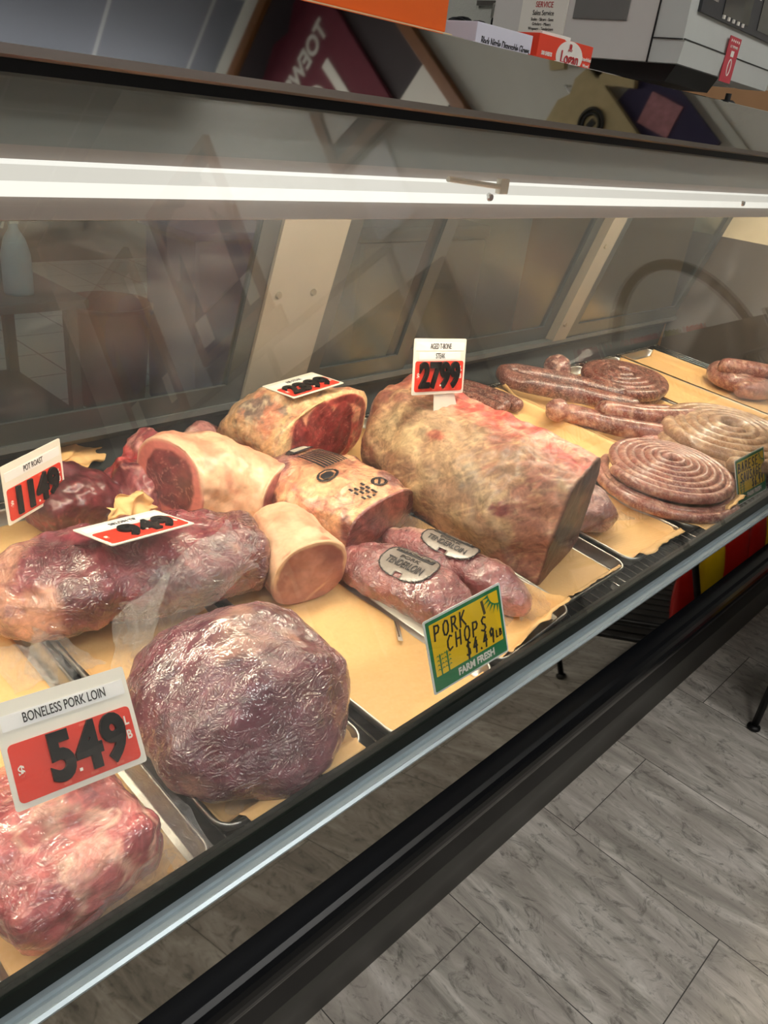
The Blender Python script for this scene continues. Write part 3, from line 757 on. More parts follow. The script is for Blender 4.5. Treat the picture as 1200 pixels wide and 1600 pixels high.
# --- chuck piece, back left
def c_chuck(p, i, d):
    n = fbm(p, 18, 5); a = mixc(lin('#9c5158'), lin('#7c3a42'), ss(-.4, .4, n))
    w_ = ss(.10, .0, abs(fbm(p, 10, 14))); a = mixc(a, lin('#d9a59c'), w_*.7)
    return mixc(a, lin('#c0373c'), ss(.3, .55, fbm(p, 11, 15))*.6)
o = meat('chuck_roast', 'knobbly pink chuck cut against the rear sill, left of the fat-capped loin', 'meat', .575, 1.180, R(2))
L = Loft(.17, [(0, sup(.11, .055, 2.4, 3)), (.45, sup(.145, .085, 2.4, 3)), (.75, sup(.13, .135, 2.6, 3, off=.02)), (1, sup(.09, .10, 2.4, 3, off=.02))], ra=.05, rb=.035, nT=46, nP=90)
L.build('meat_body', M_RAW, c_chuck, [(.018, 13), (.005, 42)], o, seed=11)

# --- bone-in loin with fat cap, left face cut
def c_cap(p, i, d):
    t, ph, s_, cap, ny, nz2 = i; n = fbm(p, 16, 6)
    fat = mixc(lin('#eac3a4'), lin('#dd9f86'), ss(-.1, .5, n))
    if cap == 1:
        e = math.hypot((ny+.1)/.72, (nz2-.55)/.36) + .14*fbm(p, 22, 3)
        eye = mixc(lin('#8c3c40'), lin('#6f2a30'), ss(-.3, .4, fbm(p, 40, 4))); mar = ss(.06, .0, abs(fbm(p, 26, 8))); eye = mixc(eye, lin('#cf8e86'), mar*.55)
        r = mixc(eye, lin('#d5827a'), ss(.92, 1.05, e)); r = mixc(r, lin('#e9c4a8'), ss(.90, .99, s_)*ss(.35, .7, nz2))
        return mixc(r, lin('#b23a3c'), ss(.3, .6, fbm(p, 15, 21))*.6*ss(.9, 1.1, e))
    if cap == 2:
        r = mixc(lin('#b06e6a'), lin('#955552'), ss(-.3, .4, fbm(p, 24, 4)))
        return mixc(r, lin('#ecc8ac'), ss(.88, .96, s_))
    f = mixc(fat, lin('#c9726a'), ss(.30, .02, nz2)*.9); f = mixc(f, lin('#c23a3e'), ss(.12, .0, t)*ss(.1, .5, fbm(p, 18, 12))*.8)
    return f
o = meat('bone_in_loin', 'fat-capped loin with red marbled left face, centre of the back row', 'meat', .672, 1.135, R(-25))
L = Loft(.215, [(0, sup(.160, .165, 2.3, 2.8)), (.35, sup(.155, .152, 2.3, 2.8)), (1, sup(.135, .105, 2.2, 2.8))], nT=50, nP=110, nc=34, bulge=.006, arc=1.35)
L.build('meat_body', M_CAP, c_cap, [(.008, 13), (.0025, 45)], o, seed=13)

# --- small pork loin end
def c_sp(p, i, d):
    t, ph, s_, cap, ny, nz2 = i; n = fbm(p, 16, 7)
    if cap:
        r = mixc(lin('#bb7f70'), lin('#a3675b'), ss(-.3, .4, fbm(p, 14, 4))); r = mixc(r, lin('#c79186'), ss(.0, .5, fbm(p, 50, 5))*.5)
        rim = s_ + .06*fbm(p, 25, 2)
        r = mixc(r, lin('#ebc6a2'), ss(.86, .93, rim)*ss(.25, .55, nz2))
        return mixc(r, lin('#e2b79c'), ss(.06, .0, abs((ny+.2)*.5-(.15-nz2)))*ss(.34, .2, nz2)*.8)
    f = mixc(lin('#ecc6a8'), lin('#dfae92'), ss(-.2, .5, n))
    return mixc(f, lin('#c58872'), ss(.0, .35, fbm(p, 20, 9)+ss(.5, .1, nz2)*.45-.25)*.9)
o = meat('pork_loin_end', 'small pale pork loin end with smooth fat cap, beside the empty orange paper', 'meat', .728, .782, R(78))
L = Loft(.165, [(0, sup(.138, .116, 2.2, 2.9)), (.5, sup(.130, .118, 2.2, 3)), (1, sup(.11, .105, 2.2, 3))], rb=.03, nT=46, nP=100, nc=28, skewa=-.05)
L.build('meat_body', M_CAP, c_sp, [(.005, 14), (.0015, 50)], o, seed=15)

# --- prime rib roast
EYES = [(-.62, .50, .20, .40), (-.18, .58, .34, .42), (.28, .46, .36, .42)]
def c_prime(p, i, d):
    t, ph, s_, cap, ny, nz2 = i
    if cap == 1:
        y = -ny + .05*fbm(p, 20, 3); z = nz2 + .03*fbm(p, 20, 6)
        base = mixc(lin('#d9a085'), lin('#c9625a'), ss(-.2, .4, fbm(p, 28, 2)))
        e = min(math.hypot((y-a)/c, (z-b)/h) for a, b, c, h in EYES)
        lean_ = mixc(lin('#7f262b'), lin('#96383a'), ss(-.3, .4, fbm(p, 40, 4))); lean_ = mixc(lean_, lin('#c9857c'), ss(.035, .0, abs(fbm(p, 30, 8)))*.6)
        r = mixc(lean_, base, ss(.92, 1.04, e))
        rimd = abs(s_-.86)+.05*fbm(p, 20, 9)
        r = mixc(r, lin('#8a2a2e'), ss(.10, .05, rimd)*ss(-.1, .25, y)*ss(.3, .5, z))
        r = mixc(r, lin('#dcbd92'), ss(.93, .985, s_)); r = mixc(r, lin('#dfc296'), ss(-.72, -.95, y)*.9)
        return r
    n = fbm(p, 14, 8); a = mixc(lin('#c2a07c'), lin('#a3795f'), ss(-.3, .4, n))
    a = mixc(a, lin('#d3b58c'), ss(.35, .0, t)*.8); a = mixc(a, lin('#b26c5c'), ss(.05, .4, fbm(p, 9, 12))*.7)
    a = mixc(a, lin('#6f6560'), ss(.38, .55, fbm(p, 17, 17))*.8)
    return mixc(a, lin('#c6b69c'), ss(.2, .5, fbm(p, 60, 18))*.6)
o = meat('prime_rib_roast', 'fat-rinded rib roast showing a dark red eye, under the flat tilted price card', 'meat', 1.035, 1.105, R(100), dz=.012)
L = Loft(.185, [(0, sup(.315, .168, 2.5, 3.4)), (.5, sup(.285, .172, 2.3, 3.0, off=.03)), (1, sup(.20, .11, 2.2, 2.8, off=.085))], rb=.08, nT=56, nP=140, nc=44, skewa=-.06, bulge=.006)
L.build('meat_body', M_DRY, c_prime, [(.011, 11), (.003, 40)], o, seed=17)
q = rel(o)
flap('plastic_wrap', o, [q(.86, 1.24, .535), q(.905, 1.13, .53), q(.90, 1.16, .60), q(.87, 1.27, .61)], seed=12, amp=.004)

# --- packaged loin with printed film
def c_ppk(p, i, d):
    t, ph, s_, cap, ny, nz2 = i; n = fbm(p, 13, 9)
    if cap == 1: return mixc(lin('#a05a55'), lin('#7c3c3e'), ss(-.3, .4, fbm(p, 22, 3)))
    a = mixc(lin('#e6b993'), lin('#d99f80'), ss(-.3, .4, n)); a = mixc(a, lin('#c4716a'), ss(.12, .0, abs(fbm(p, 10, 4)))*.6)
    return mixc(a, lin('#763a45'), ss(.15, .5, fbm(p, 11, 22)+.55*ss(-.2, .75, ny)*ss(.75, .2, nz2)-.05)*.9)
o = meat('packaged_loin', 'peach bagged loin printed with black logos, in front of the rib roast', 'meat', .950, .840, R(99), dz=.004)
L = Loft(.285, [(0, sup(.205, .100, 3.0, 3.4)), (.5, sup(.230, .108, 2.4, 2.8)), (1, sup(.16, .09, 2.2, 2.8))], rb=.07, nT=56, nP=110, nc=26, bulge=.008)
L.build('meat_body', M_BAG, c_ppk, [(.009, 11), (.0025, 40)], o, seed=19)
INK = plain('black_print', '#23232a', .35)
for k in range(9):
    L.patch('printed_bar', .46, .70, .225+.0095*k, .225+.0095*k+.0052, .006, INK, o, 16, 2)
L.patch('printed_logo', .74, .82, .215, .325, .0065, INK, o, 16, 16, lambda u, v: u*u+v*v < 1)
L.letters('QUALITY', .755, .80, .305, .235, .0075, WHITEENAM, o)
L.patch('printed_logo', .34, .44, .175, .24, .0065, INK, o, 18, 18, lambda u, v: .62 < u*u+v*v < 1 or u*u+v*v < .35)
L.patch('printed_logo', .10, .19, .262, .305, .0065, INK, o, 16, 16, lambda u, v: .5 < u*u+v*v < 1 or abs(u-v) < .2 and u*u+v*v < 1)
for k in range(4): L.patch('printed_bar', .05, .20, .205+.012*k, .205+.012*k+.006, .006, INK, o, 10, 2, lambda u, v, k=k: math.sin(u*9+k*2) > -.4)
q = rel(o)
flap('plastic_bag', o, [q(.865, .85, .518), q(.90, .815, .512), q(1.06, .80, .515), q(1.045, .835, .56)], FILM2, seed=21, amp=.003)

# --- pork tenderloin packs
def c_ten(p, i, d):
    n = fbm(p, 18, 10); a = mixc(lin('#ac6c70'), lin('#8f5057'), ss(-.4, .4, n)); return mixc(a, lin('#bf8a86'), ss(.2, .5, fbm(p, 12, 3))*.6)
def c_ten2(p, i, d):
    a = c_ten(p, i, d); return mixc(a, lin('#dcb9a6'), ss(.12, .0, abs(i[1]-.36+.05*fbm(p, 10, 5)))*.85)
LABELW = plain('label_film', '#938b85', .22, 0, .05, Coat_Weight=.6, Coat_Roughness=.1)
def tender(o, c, Ln, wd, ht, t0, sd):
    L = Loft(Ln, [(0, sup(wd*.75, ht*.7, 2.2, 3)), (.3, sup(wd, ht, 2.2, 3)), (.65, sup(wd*.95, ht*.95, 2.2, 3)), (1, sup(wd*.6, ht*.6, 2.2, 3))], ra=.05, rb=.07, nT=60, nP=90, nc=20)
    L.build('meat_body', M_WRAP, c, [(.006, 14), (.002, 50)], o, seed=sd)
    sh = lambda u, v: (abs(u)**2.6+abs(v)**2.6 < 1) and not (abs(v) > .72 and abs(u) < .12)
    L.patch('label', t0, t0+.34, .13, .37, .005, LABELW, o, 30, 26, sh)
    L.patch('label_band', t0+.05, t0+.30, .288, .322, .0066, INK, o, 20, 5)
    L.patch('label_rim', t0, t0+.34, .13, .37, .0056, INK, o, 60, 60, lambda u, v: .91 < (abs(u)**2.6+abs(v)**2.6) < 1)
    L.letters('KITCHEN', t0+.285, t0+.065, .295, .316, .0078, LABELW, o)
    L.letters('TENDERLOIN', t0+.295, t0+.055, .195, .238, .0066, INK, o)
    L.letters('PORK', t0+.24, t0+.11, .250, .272, .0066, INK, o)
    return L
o = meat('pork_tenderloin', 'front vacuum-packed pork tenderloin with grey label, behind the pork chops sign', 'meat', .905, .575, R(103))
tender(o, c_ten, .280, .128, .070, .30, 23)
q = rel(o)
flap('plastic_bag', o, [q(.93, .57, .495), q(.955, .535, .50), q(1.00, .55, .51), q(.97, .60, .53)], FILM2, seed=23, amp=.003)
o = meat('pork_tenderloin', 'rear vacuum-packed pork tenderloin with pale streak, against the aged short loin', 'meat', 1.018, .535, R(100))
tender(o, c_ten2, .32, .085, .070, .38, 29)
q = rel(o)
flap('plastic_bag', o, [q(.975, .83, .55), q(.965, .885, .56), q(1.0, .89, .585), q(1.005, .84, .575)], FILM, seed=25, amp=.008)
flap('plastic_bag', o, [q(.985, .53, .50), q(1.05, .51, .503), q(1.07, .55, .52), q(1.03, .59, .55)], FILM2, seed=26, amp=.004)

# --- aged short loin (T-bone)
def tb(yoff, w0, w1, h, b):   # points counter-clockwise seen from the front; +y is towards the left of the photo
    return [(-.094+yoff, 0), (-.112+yoff, h*.22), (-.104+yoff, h*.66), (-.086+yoff, h*.96), (-.055+yoff, h), (.0+yoff, h*.97), (.055+yoff, h*.90+b), (w1*.80+yoff, h*.68+b), (w1+yoff, h*.44), (w1*.93+yoff, h*.25), (w0*.8+yoff, 0), (.02+yoff, 0)]
def c_tb(p, i, d):
    t, ph, s_, cap, ny, nz2 = i
    if cap == 1:
        n = fbm(p, 18, 3); a = mixc(lin('#4a332b'), lin('#33241f'), ss(-.4, .4, n)); a = mixc(a, lin('#6e4a38'), ss(.2, .5, fbm(p, 26, 4))*.6)
        a = mixc(a, lin('#6e3531'), ss(.35, .05, nz2)*.8)
        return mixc(a, lin('#8d6553'), ss(.95, 1.0, s_)*.6)
    n = fbm(p, 9, 13); a = mixc(lin('#b0957a'), lin('#98775f'), ss(-.3, .4, n))
    a = mixc(a, lin('#c6b08c'), ss(.0, .45, fbm(p, 8, 3))*.8)
    a = mixc(a, lin('#9c6257'), ss(.05, .45, fbm(p, 7, 5)+.25*ss(.5, .1, nz2))*.75)
    a = mixc(a, lin('#7d7263'), ss(.30, .55, fbm(p, 11, 7))*.5)
    top = ss(.86, .97, nz2+.07*fbm(p, 16, 8)+.10*ss(-.1, -.7, ny)); a = mixc(a, mixc(lin('#c14f4c'), lin('#e3a291'), ss(-.2, .35, fbm(p, 24, 9))), top*ss(.03, -.035, p.y)*ss(1.0, .9, t)*.9)
    a = mixc(a, lin('#8e4b48'), ss(.78, .92, t)*ss(.5, .8, nz2)*.7)
    e = math.hypot((t-.20)/.035, (ph-.615)/.018)+.2*fbm(p, 40, 2); a = mixc(a, lin('#7d3d38'), ss(1.1, .8, e))
    e = math.hypot((t-.58)/.045, (ph-.535)/.012)+.25*fbm(p, 40, 3); a = mixc(a, lin('#a65f52'), ss(1.1, .8, e)*.9)
    st = ss(.1, .0, abs(noise.noise(Vector((p.x*40+p.z*60, p.y*25, p.z*12))))); a = mixc(a, lin('#dcc39a'), st*.35)
    return a
o = meat('aged_short_loin', 'huge dry-aged tan short loin with dark front cut, under the 27.99 card', 'meat', 1.195, .600, R(90), dz=.005)
L = Loft(.500, [(0, tb(0, .105, .088, .212, .0)), (.25, tb(0, .135, .150, .212, .004)), (.6, tb(0, .125, .155, .205, .006)), (.85, tb(0, .09, .12, .215, .0)), (1, tb(0, .06, .08, .20, 0))], rb=.045, nT=90, nP=150, nc=36, skewa=-.22, pw=2.4, bulge=.003)
L.build('meat_body', M_DRY, c_tb, [(.008, 9), (.0025, 34)], o, seed=31, dispfn=lambda p, i: .006*ss(.84, .97, i[5])*noise.noise(Vector((p.x*30, p.y*60, 3))))
q = rel(o)

# --- bagged lump right of the short loin
def c_lump(p, i, d): 
    n = fbm(p, 16, 5); return mixc(mixc(lin('#9d6a66'), lin('#7d4d4c'), ss(-.4, .4, n)), lin('#c59a8c'), ss(.1, .5, fbm(p, 12, 6))*.6)
o = meat('bagged_meat', 'brownish lump of meat in a shiny bag, right of the short loin', 'meat', 1.335, .715, R(-28))
L = Loft(.155, [(0, sup(.13, .085, 2.2, 3)), (.5, sup(.14, .095, 2.2, 3)), (1, sup(.09, .055, 2.2, 3))], ra=.04, rb=.05, nT=40, nP=80)
L.build('meat_body', M_BAG, c_lump, [(.008, 14), (.003, 40)], o, seed=33)
q = rel(o)
flap('plastic_bag', o, [q(1.46, .66, .50), q(1.475, .625, .50), q(1.515, .605, .502), q(1.475, .66, .535)], FILM, seed=31, amp=.006)

# --- wrapped pieces half hidden in the back row
def c_pink(p, i, d): return mixc(lin('#b87f7d'), lin('#d9b3a8'), ss(-.3, .4, fbm(p, 18, 2)))
for nm, lab, x, y, yw, Ln, wd, ht, sd in (('wrapped_cut', 'small wrapped pink cut at the rear sill, between loin and rib roast', .80, 1.262, 20, .12, .075, .085, 41),
        ('wrapped_cut', 'pink wrapped cut squeezed between rib roast and short loin', 1.275, 1.19, 5, .10, .09, .11, 43)):
    o = meat(nm, lab, 'meat', x, y, R(yw))
    L = Loft(Ln, [(0, sup(wd*.8, ht*.8, 2.2, 3)), (.5, sup(wd, ht, 2.2, 3)), (1, sup(wd*.7, ht*.7, 2.2, 3))], ra=.04, rb=.04, nT=24, nP=60, nc=14)
    L.build('meat_body', M_BAG, c_pink, [(.008, 16)], o, seed=sd)
    q = rel(o); flap('plastic_wrap', o, [q(x-.02, y-.06, .545), q(x+.12, y-.05, .545), q(x+.10, y-.02, .61), q(x, y-.03, .61)], seed=sd, amp=.006)

# ------------------------------------------------------------------ sausages
def sausage_bm(pts, r, seed, cols, n=14, sub=1.0):
    """tube with rounded ends; cols = (dark, mid, fat)"""
    P = [Vector(p) for p in pts]
    # resample
    D = [0.0]
    for a, b in zip(P, P[1:]): D.append(D[-1]+(b-a).length)
    step = r*.34*sub; N = max(8, int(D[-1]/step)); Q = []; j = 0
    for k in range(N+1):
        s = D[-1]*k/N
        while j < len(D)-2 and D[j+1] < s: j += 1
        f = (s-D[j])/max(1e-9, D[j+1]-D[j]); Q.append(P[j].lerp(P[j+1], f))
    rr = []
    for k, p in enumerate(Q):
        s = D[-1]*k/N; e = min(s, D[-1]-s); v = r*(1+.10*noise.noise(p*14+Vector((seed, 0, 0))))
        if e < r: v *= max(.12, math.sqrt(max(0, 1-(1-e/r)**2)))
        rr.append(v)
    bm = bmesh.new(); tube(bm, Q, rr, n)
    for v in bm.verts:
        k = noise.fractal(v.co*55+Vector((seed, 3, 1)), 1, 2, 2); v.co += Vector((k, k, k*.6))*r*.035
    return bm
def paint(o, seed, dark, mid, fat, f1=70, fatamt=.12):
    at = o.data.color_attributes.new('Col', 'FLOAT_COLOR', 'POINT')
    for v, q in zip(o.data.vertices, at.data):
        n = noise.fractal(v.co*f1+Vector((seed, 1, 2)), .8, 2.2, 3); m = noise.fractal(v.co*18+Vector((seed, 9, 2)), .8, 2.2, 2)
        c = mixc(dark, mid, ss(-.3, .3, m+.5*n)); c = mixc(c, fat, ss(fatamt, fatamt+.35, n)*.85); q.color = c+(1,)
def sausage(name, label, x, y, pts, r, seed, cols, parts=None, group=None, yaw=0, z=None, n=14, sub=.8):
    o = thing(name, label, 'sausage', (x, y, (zd(y)+.008) if z is None else z), tilt(yaw), group)
    for k, pp in enumerate(pts):
        m = mesh_obj('casing', sausage_bm(pp, r, seed+k, cols, n, sub), M_SAUS, o, smooth=True); paint(m, seed+k, *cols)
    return o
C_BROWN = (lin('#5c2c26'), lin('#7a3e35'), lin('#a8705f'))
C_PINK = (lin('#8f5148'), lin('#ab6f62'), lin('#cfa08a'))
C_BEIGE = (lin('#a37858'), lin('#bd9470'), lin('#d8b993'))
def coil(r0, turns, r, z=0, sq=1.0, dome=0.0, rmin=None, ph=0.0):
    P = []; rmin = r*1.2 if rmin is None else rmin; n = int(turns*40)
    for k in range(n+1):
        f = k/n; R_ = r0+(rmin-r0)*f; a = ph+f*turns*2*math.pi
        P.append((R_*math.cos(a), R_*sq*math.sin(a), r+z+dome*f))
    return P
# big pink coil at the front, two loops deep
P0 = coil(.160, 7, .0115, .030, .92, .022, ph=2.6)
base = [(.158*math.cos(a)-.004, .148*math.sin(a)-.006, .0135) for a in [R(100+k*6) for k in range(45)]]
base2 = [(.178*math.cos(a)-.006, .165*math.sin(a)-.008, .0125) for a in [R(125+k*6) for k in range(27)]]
inner = coil(.125, 3, .014, 0, .9, 0, rmin=.03)
sausage('sausage_coil', 'big flat pink sausage coil left of the yellow sausage sign', 1.735, .652, [P0, base, base2, inner], .0128, 51, C_PINK, z=zd(.652)+.0265)
# pale beige coil
sausage('sausage_coil', 'pale beige sausage coil half behind the yellow sausage sign', 2.105, .665, [coil(.205, 5.2, .0215, .022, .86, .022, rmin=.035, ph=3.6), coil(.200, 2.4, .02, 0, .84, 0, rmin=.11, ph=2.0)], .0215, 61, C_BEIGE, z=zd(.665)+.0265)
# dark coil at the back
sausage('sausage_coil', 'dark brown flat sausage coil lying against the rear, right of the long links', 2.265, 1.075, [coil(.155, 4.2, .018, .026, .82, .018, rmin=.03, ph=3.5), coil(.145, 2, .018, 0, .82, 0, rmin=.08, ph=2.7)], .0185, 71, C_BROWN)
# long links
def arc_pts(a, b, bow, r, n=24, z=0):
    A, B = Vector(a), Vector(b); d = (B-A); nrm = Vector((-d.y, d.x, 0)).normalized()
    return [tuple(A+d*(k/n)+nrm*bow*math.sin(math.pi*k/n)+Vector((0, 0, z))) for k in range(n+1)]
r = .027
sausage('sausage_link', 'long brown sausage doubled back on itself at the rear, its bend towards the rear left', 1.925, 1.08,
        [arc_pts((-.03, .10, r), (.150, -.175, r), .012, r)[::-1] + [(-.055, .155, r), (-.03, .19, r), (.012, .18, r)] + arc_pts((.035, .15, r), (.205, -.10, r), .014, r)], r, 81, C_BROWN, z=zd(1.08)+.026)
# bunch in front of the links
sausage('sausage_bunch', 'loose brown sausage loops with one torn end, in front of the long links', 1.93, .87,
        [arc_pts((-.105, .145, .026), (.115, -.145, .026), -.030, r), arc_pts((-.06, .075, .055), (.20, -.10, .055), -.03, r), arc_pts((.02, .09, .03), (.22, -.03, .03), -.01, r)], .026, 91, (lin('#7f463c'), lin('#a86557'), lin('#d3a68e')), z=zd(.87)+.024)
o = [x for x in bpy.data.objects if x.name.startswith('sausage_bunch')][0]
pk = bmesh.new(); bmesh.ops.create_icosphere(pk, subdivisions=4, radius=.032, matrix=Matrix.Translation((-.118, .15, .028)))
for v in pk.verts: v.co += v.co.normalized()*.006*noise.noise(v.co*70)
m = mesh_obj('filling', pk, M_SAUS, o, smooth=True); paint(m, 95, *C_PINK)
# small bits by the pale coil
for k, (x, y, lab) in enumerate(((1.935, .775, 'short pink sausage stub touching the pale coil, the one nearer the glass'), (2.00, .84, 'short pink sausage stub touching the pale coil, the one farther back'))):
    sausage('sausage_stub', lab, x, y, [arc_pts((-.05, .02, .024), (.05, -.02, .024), .01, .02)], .024, 97+k, (lin('#97504d'), lin('#b8706a'), lin('#dcb0a2')))
# thin links behind the short loin
for k, (a, b, z, lab) in enumerate((((0, .11, .02), (.045, -.09, .02), 0, 'thin brown sausage link behind the short loin, nearest the long links'),
        ((-.045, .10, .02), (.005, -.075, .02), 0, 'thin brown sausage link behind the short loin, middle of three'),
        ((-.088, .09, .02), (-.035, -.09, .02), 0, 'thin brown sausage link behind the short loin, nearest the 27.99 card'))):
    sausage('thin_sausage_link', lab, 1.735+.0*k, 1.20, [arc_pts(a, b, .012, .02)], .0205, 101+k, C_BROWN, group='thin sausage links')
# ground meat in a tied bag
def c_gm(p, i, d): return mixc(mixc(lin('#7c4642'), lin('#9c5f58'), ss(-.3, .3, fbm(p, 40, 2))), lin('#d8b3a4'), ss(.15, .4, fbm(p, 55, 3)))
o = meat('ground_meat', 'ball of ground meat in a tied clear bag on the rear tray', 'meat', 2.115, 1.215, R(40))
L = Loft(.095, [(0, sup(.085, .075, 2.1, 2.6)), (1, sup(.085, .075, 2.1, 2.6))], ra=.045, rb=.045, nT=14, nP=60, nc=16, pw=2)
L.build('meat_body', M_SAUS, c_gm, [(.006, 30)], o, seed=51)
q = rel(o); flap('plastic_bag', o, [q(2.12, 1.20, .585), q(2.15, 1.205, .60), q(2.225, 1.19, .64), q(2.215, 1.165, .625)], seed=55, amp=.006, mat=FILM)
# fat coil by the end wall
sausage('sausage_coil', 'short fat sausage coil beside the end wall, cut by the frame edge', 2.80, .905, [coil(.12, 2.4, .03, .0, .9, .01, rmin=.035, ph=3.4), arc_pts((-.10, .05, .075), (.06, -.11, .075), .01, .03)], .030, 121, C_PINK)

# ------------------------------------------------------------------ price cards
CARD = plain('white_card', '#e9e6dc', .4, 0, .02); REDP = plain('red_price_panel', '#de3a28', .42, 0, .03)
DIGIT = plain('black_plastic_digit', '#0c0c0c', .4, 0, .02, Specular_IOR_Level=.25); STRIP = plain('paper_strip', '#efeff0', .5, 0, .02)
INKT = plain('ink', '#1c1c1e', .5); WHT = plain('white_print', '#f0ece4', .5)
def red_card(lab, W, H, pos, rot, title, price, dots, second=None, digit_lean=0):
    o = thing('price_card', lab, 'price card', pos, rot)
    mesh_obj('card', poly_plate([(x, y+H/2) for x, y in rrect(W, H, .003)], .0007), CARD, o)
    ph = H*.545; py = H*.055+ph/2
    mesh_obj('price_panel', poly_plate([(x, y+py) for x, y in rrect(W*.925, ph, .005)], .0004, .0011), REDP, o)
    sy = H*.80 if second is None else H*.86
    mesh_obj('title_strip', poly_plate(rrect(W*.93, H*.15, .001, 0, sy), .0003, .0010), STRIP, o)
    def put(name, bm, m, z=.0016): return mesh_obj(name, shift(bm, (0, 0, z)), m, o)
    def ttl(txt, y):
        b = text_bm(txt, H*.135, .60, .0001, .0002); return put('title_text', shift(b, (0, y, 0)), INKT)
    ttl(title, sy)
    if second:
        mesh_obj('title_strip', poly_plate(rrect(W*.80, H*.13, .001, 0, H*.69), .0003, .0010), STRIP, o); ttl(second, H*.69)
    n = len(price); dw = W*(.205 if n == 3 else .195); x0 = W*.29-dw*(n-1)
    for k, ch in enumerate(price):
        b = text_bm(ch, ph*1.12, .80, ph*.042, .0018, bevel=.0006); shift(b, (x0+dw*k, py, 0)); put('numeral', b, DIGIT, .0032)
        for yy in (py+ph*.44, py-ph*.44):
            put('digit_slot', box((x0+dw*k, yy, 0), (W*.06, ph*.045, .0008)), plain('slot_red', '#e8604c', .4), .0016)
    put('point', box((x0+dw*(n-3)+dw*.52, py-ph*.30, 0), (W*.022, W*.022, .001)), WHT, .0054)
    put('currency_text', shift(text_bm('$', ph*.24, .9, .0004, .0002), (-W*.405, py+ph*.02, 0)), WHT)
    put('unit_text', shift(text_bm('L', ph*.22, .8, .0004, .0002), (W*.415, py+ph*.24, 0)), WHT)
    put('unit_text', shift(text_bm('B', ph*.22, .8, .0004, .0002), (W*.415, py-ph*.02, 0)), WHT)
    return o
red_card('white price card reading boneless pork loin 5.49, leaning on the pink bagged loin', 0.1343, 0.1040, (0.2417, 0.561, 0.5983), (.873, .101, -.040), 'BONELESS PORK LOIN', '549', 1)
red_card('white price card reading pot roast 11.49, standing at the left edge', 0.1335, 0.1006, (0.4536, 1.1447, 0.5915), (1.54, -.009, .464), 'POT ROAST', '1149', 2)
o = red_card('white price card reading aged T-bone steak 27.99, standing on the short loin', .142, .108, (1.1683, .9267, .7438), (1.36, .084, -.112), 'AGED T-BONE', '2799', 2, 'STEAK')
mesh_obj('card_foot', shift(poly_plate([(-.018, -.034), (.052, -.040), (.035, .004), (-.020, .004)], .0007), (0.012, .0, -.003)), CARD, o)
red_card('white and red price card lying nearly flat on the bagged sirloin', 0.1323, 0.1002, (0.4847, 0.8347, 0.6817), (-.202, .078, .068), 'SIRLOIN TIP', '949', 1)
red_card('white and red price card lying flat on top of the rib roast', 00.1332, 0.1013, (1.0058, 1.0954, 0.7226), (-.080, -.080, .008), 'RIB STEAK', '2399', 2)
YEL = plain('yellow_card', '#f2c70e', .4, 0, .03); GRN = plain('green_border', '#0f7a4a', .4, 0, .03); RIMW = plain('laminate_rim', '#dfe3e2', .25, 0, .02)
def farm_card(lab, W, H, pos, rot, lines):
    o = thing('price_card', lab, 'price card', pos, rot)
    mesh_obj('laminate', poly_plate(rrect(W, H, .003, 0, H/2), .0006), RIMW, o)
    mesh_obj('border', poly_plate(rrect(W*.955, H*.945, .0015, 0, H/2), .0004, .0008), GRN, o)
    yb = H*.22; yt = H*.925
    mesh_obj('yellow_field', poly_plate(rrect(W*.885, yt-yb, .001, 0, (yt+yb)/2), .0003, .0014), YEL, o)
    def put(name, bm, m, z=.0021): return mesh_obj(name, shift(bm, (0, 0, z)), m, o)
    put('banner_text', shift(text_bm('FARM FRESH', H*.135, .88, .0006, .0002), (W*.06, H*.125, 0)), WHT)
    # corn plants
    cp = bmesh.new()
    for cx in (-W*.375, -W*.285):
        bx(cp, (cx, yb+H*.14, 0), (.0022, H*.28, .0004))
        for k in range(4):
            for sgn in (-1, 1):
                y0 = yb+H*(.06+.06*k)
                P = [(cx, y0), (cx+sgn*W*.025, y0+H*.04), (cx+sgn*W*.05, y0+H*.015), (cx+sgn*W*.025, y0+H*.022)]
                vs = [cp.verts.new((a, b, .0002)) for a, b in P]; cp.faces.new(vs if sgn > 0 else vs[::-1])
    put('corn_plant', cp, GRN)
    # sun in the upper right corner
    sn = bmesh.new(); cx, cy = W*.4425, yt
    for k in range(6):
        a0, a1, am = R(182+k*15), R(192+k*15), R(187+k*15)
        vs = [sn.verts.new((cx+r_*math.cos(a), cy+r_*math.sin(a), .0002)) for r_, a in ((H*.19, a0), (H*.30, am), (H*.19, a1))]; sn.faces.new(vs)
    for k in range(14):
        a0, a1 = R(180+90*k/14), R(180+90*(k+1)/14)
        vs = [sn.verts.new((cx+r_*math.cos(a), cy+r_*math.sin(a), .0002)) for r_, a in ((H*.175, a0), (H*.195, a0), (H*.195, a1), (H*.175, a1))]; sn.faces.new(vs)
    put('sun_rays', sn, GRN)
    for (txt, x, y, w_, h, wd) in lines: put('hand_lettering', stroke_bm(txt, W*x, H*y, W*w_, H*h, .0028*wd, .06, .0003), INKT, .0024)
    return o
farm_card('yellow and green farm card reading pork chops, inside the glass at centre', .1504, .1112, (.7720, .4710, .5375), (1.25, -.105, -.088),
    [('PORK', -.40, .70, .078, .19, .9), ('CHOPS', -.27, .48, .080, .19, .9), ('$4.49', -.05, .26, .066, .20, .95), ('LB', .355, .30, .032, .09, .7)])
farm_card('yellow and green farm card reading barese sausage, near the right edge', .1504, .1112, (1.9146, .4960, .4960), (1.195, -.066, -.063),
    [('BARESE', -.43, .70, .085, .19, 1.15), ('SAUSAGE', -.37, .46, .075, .19, 1.1), ('$6.99', .0, .25, .066, .19, 1.15)])
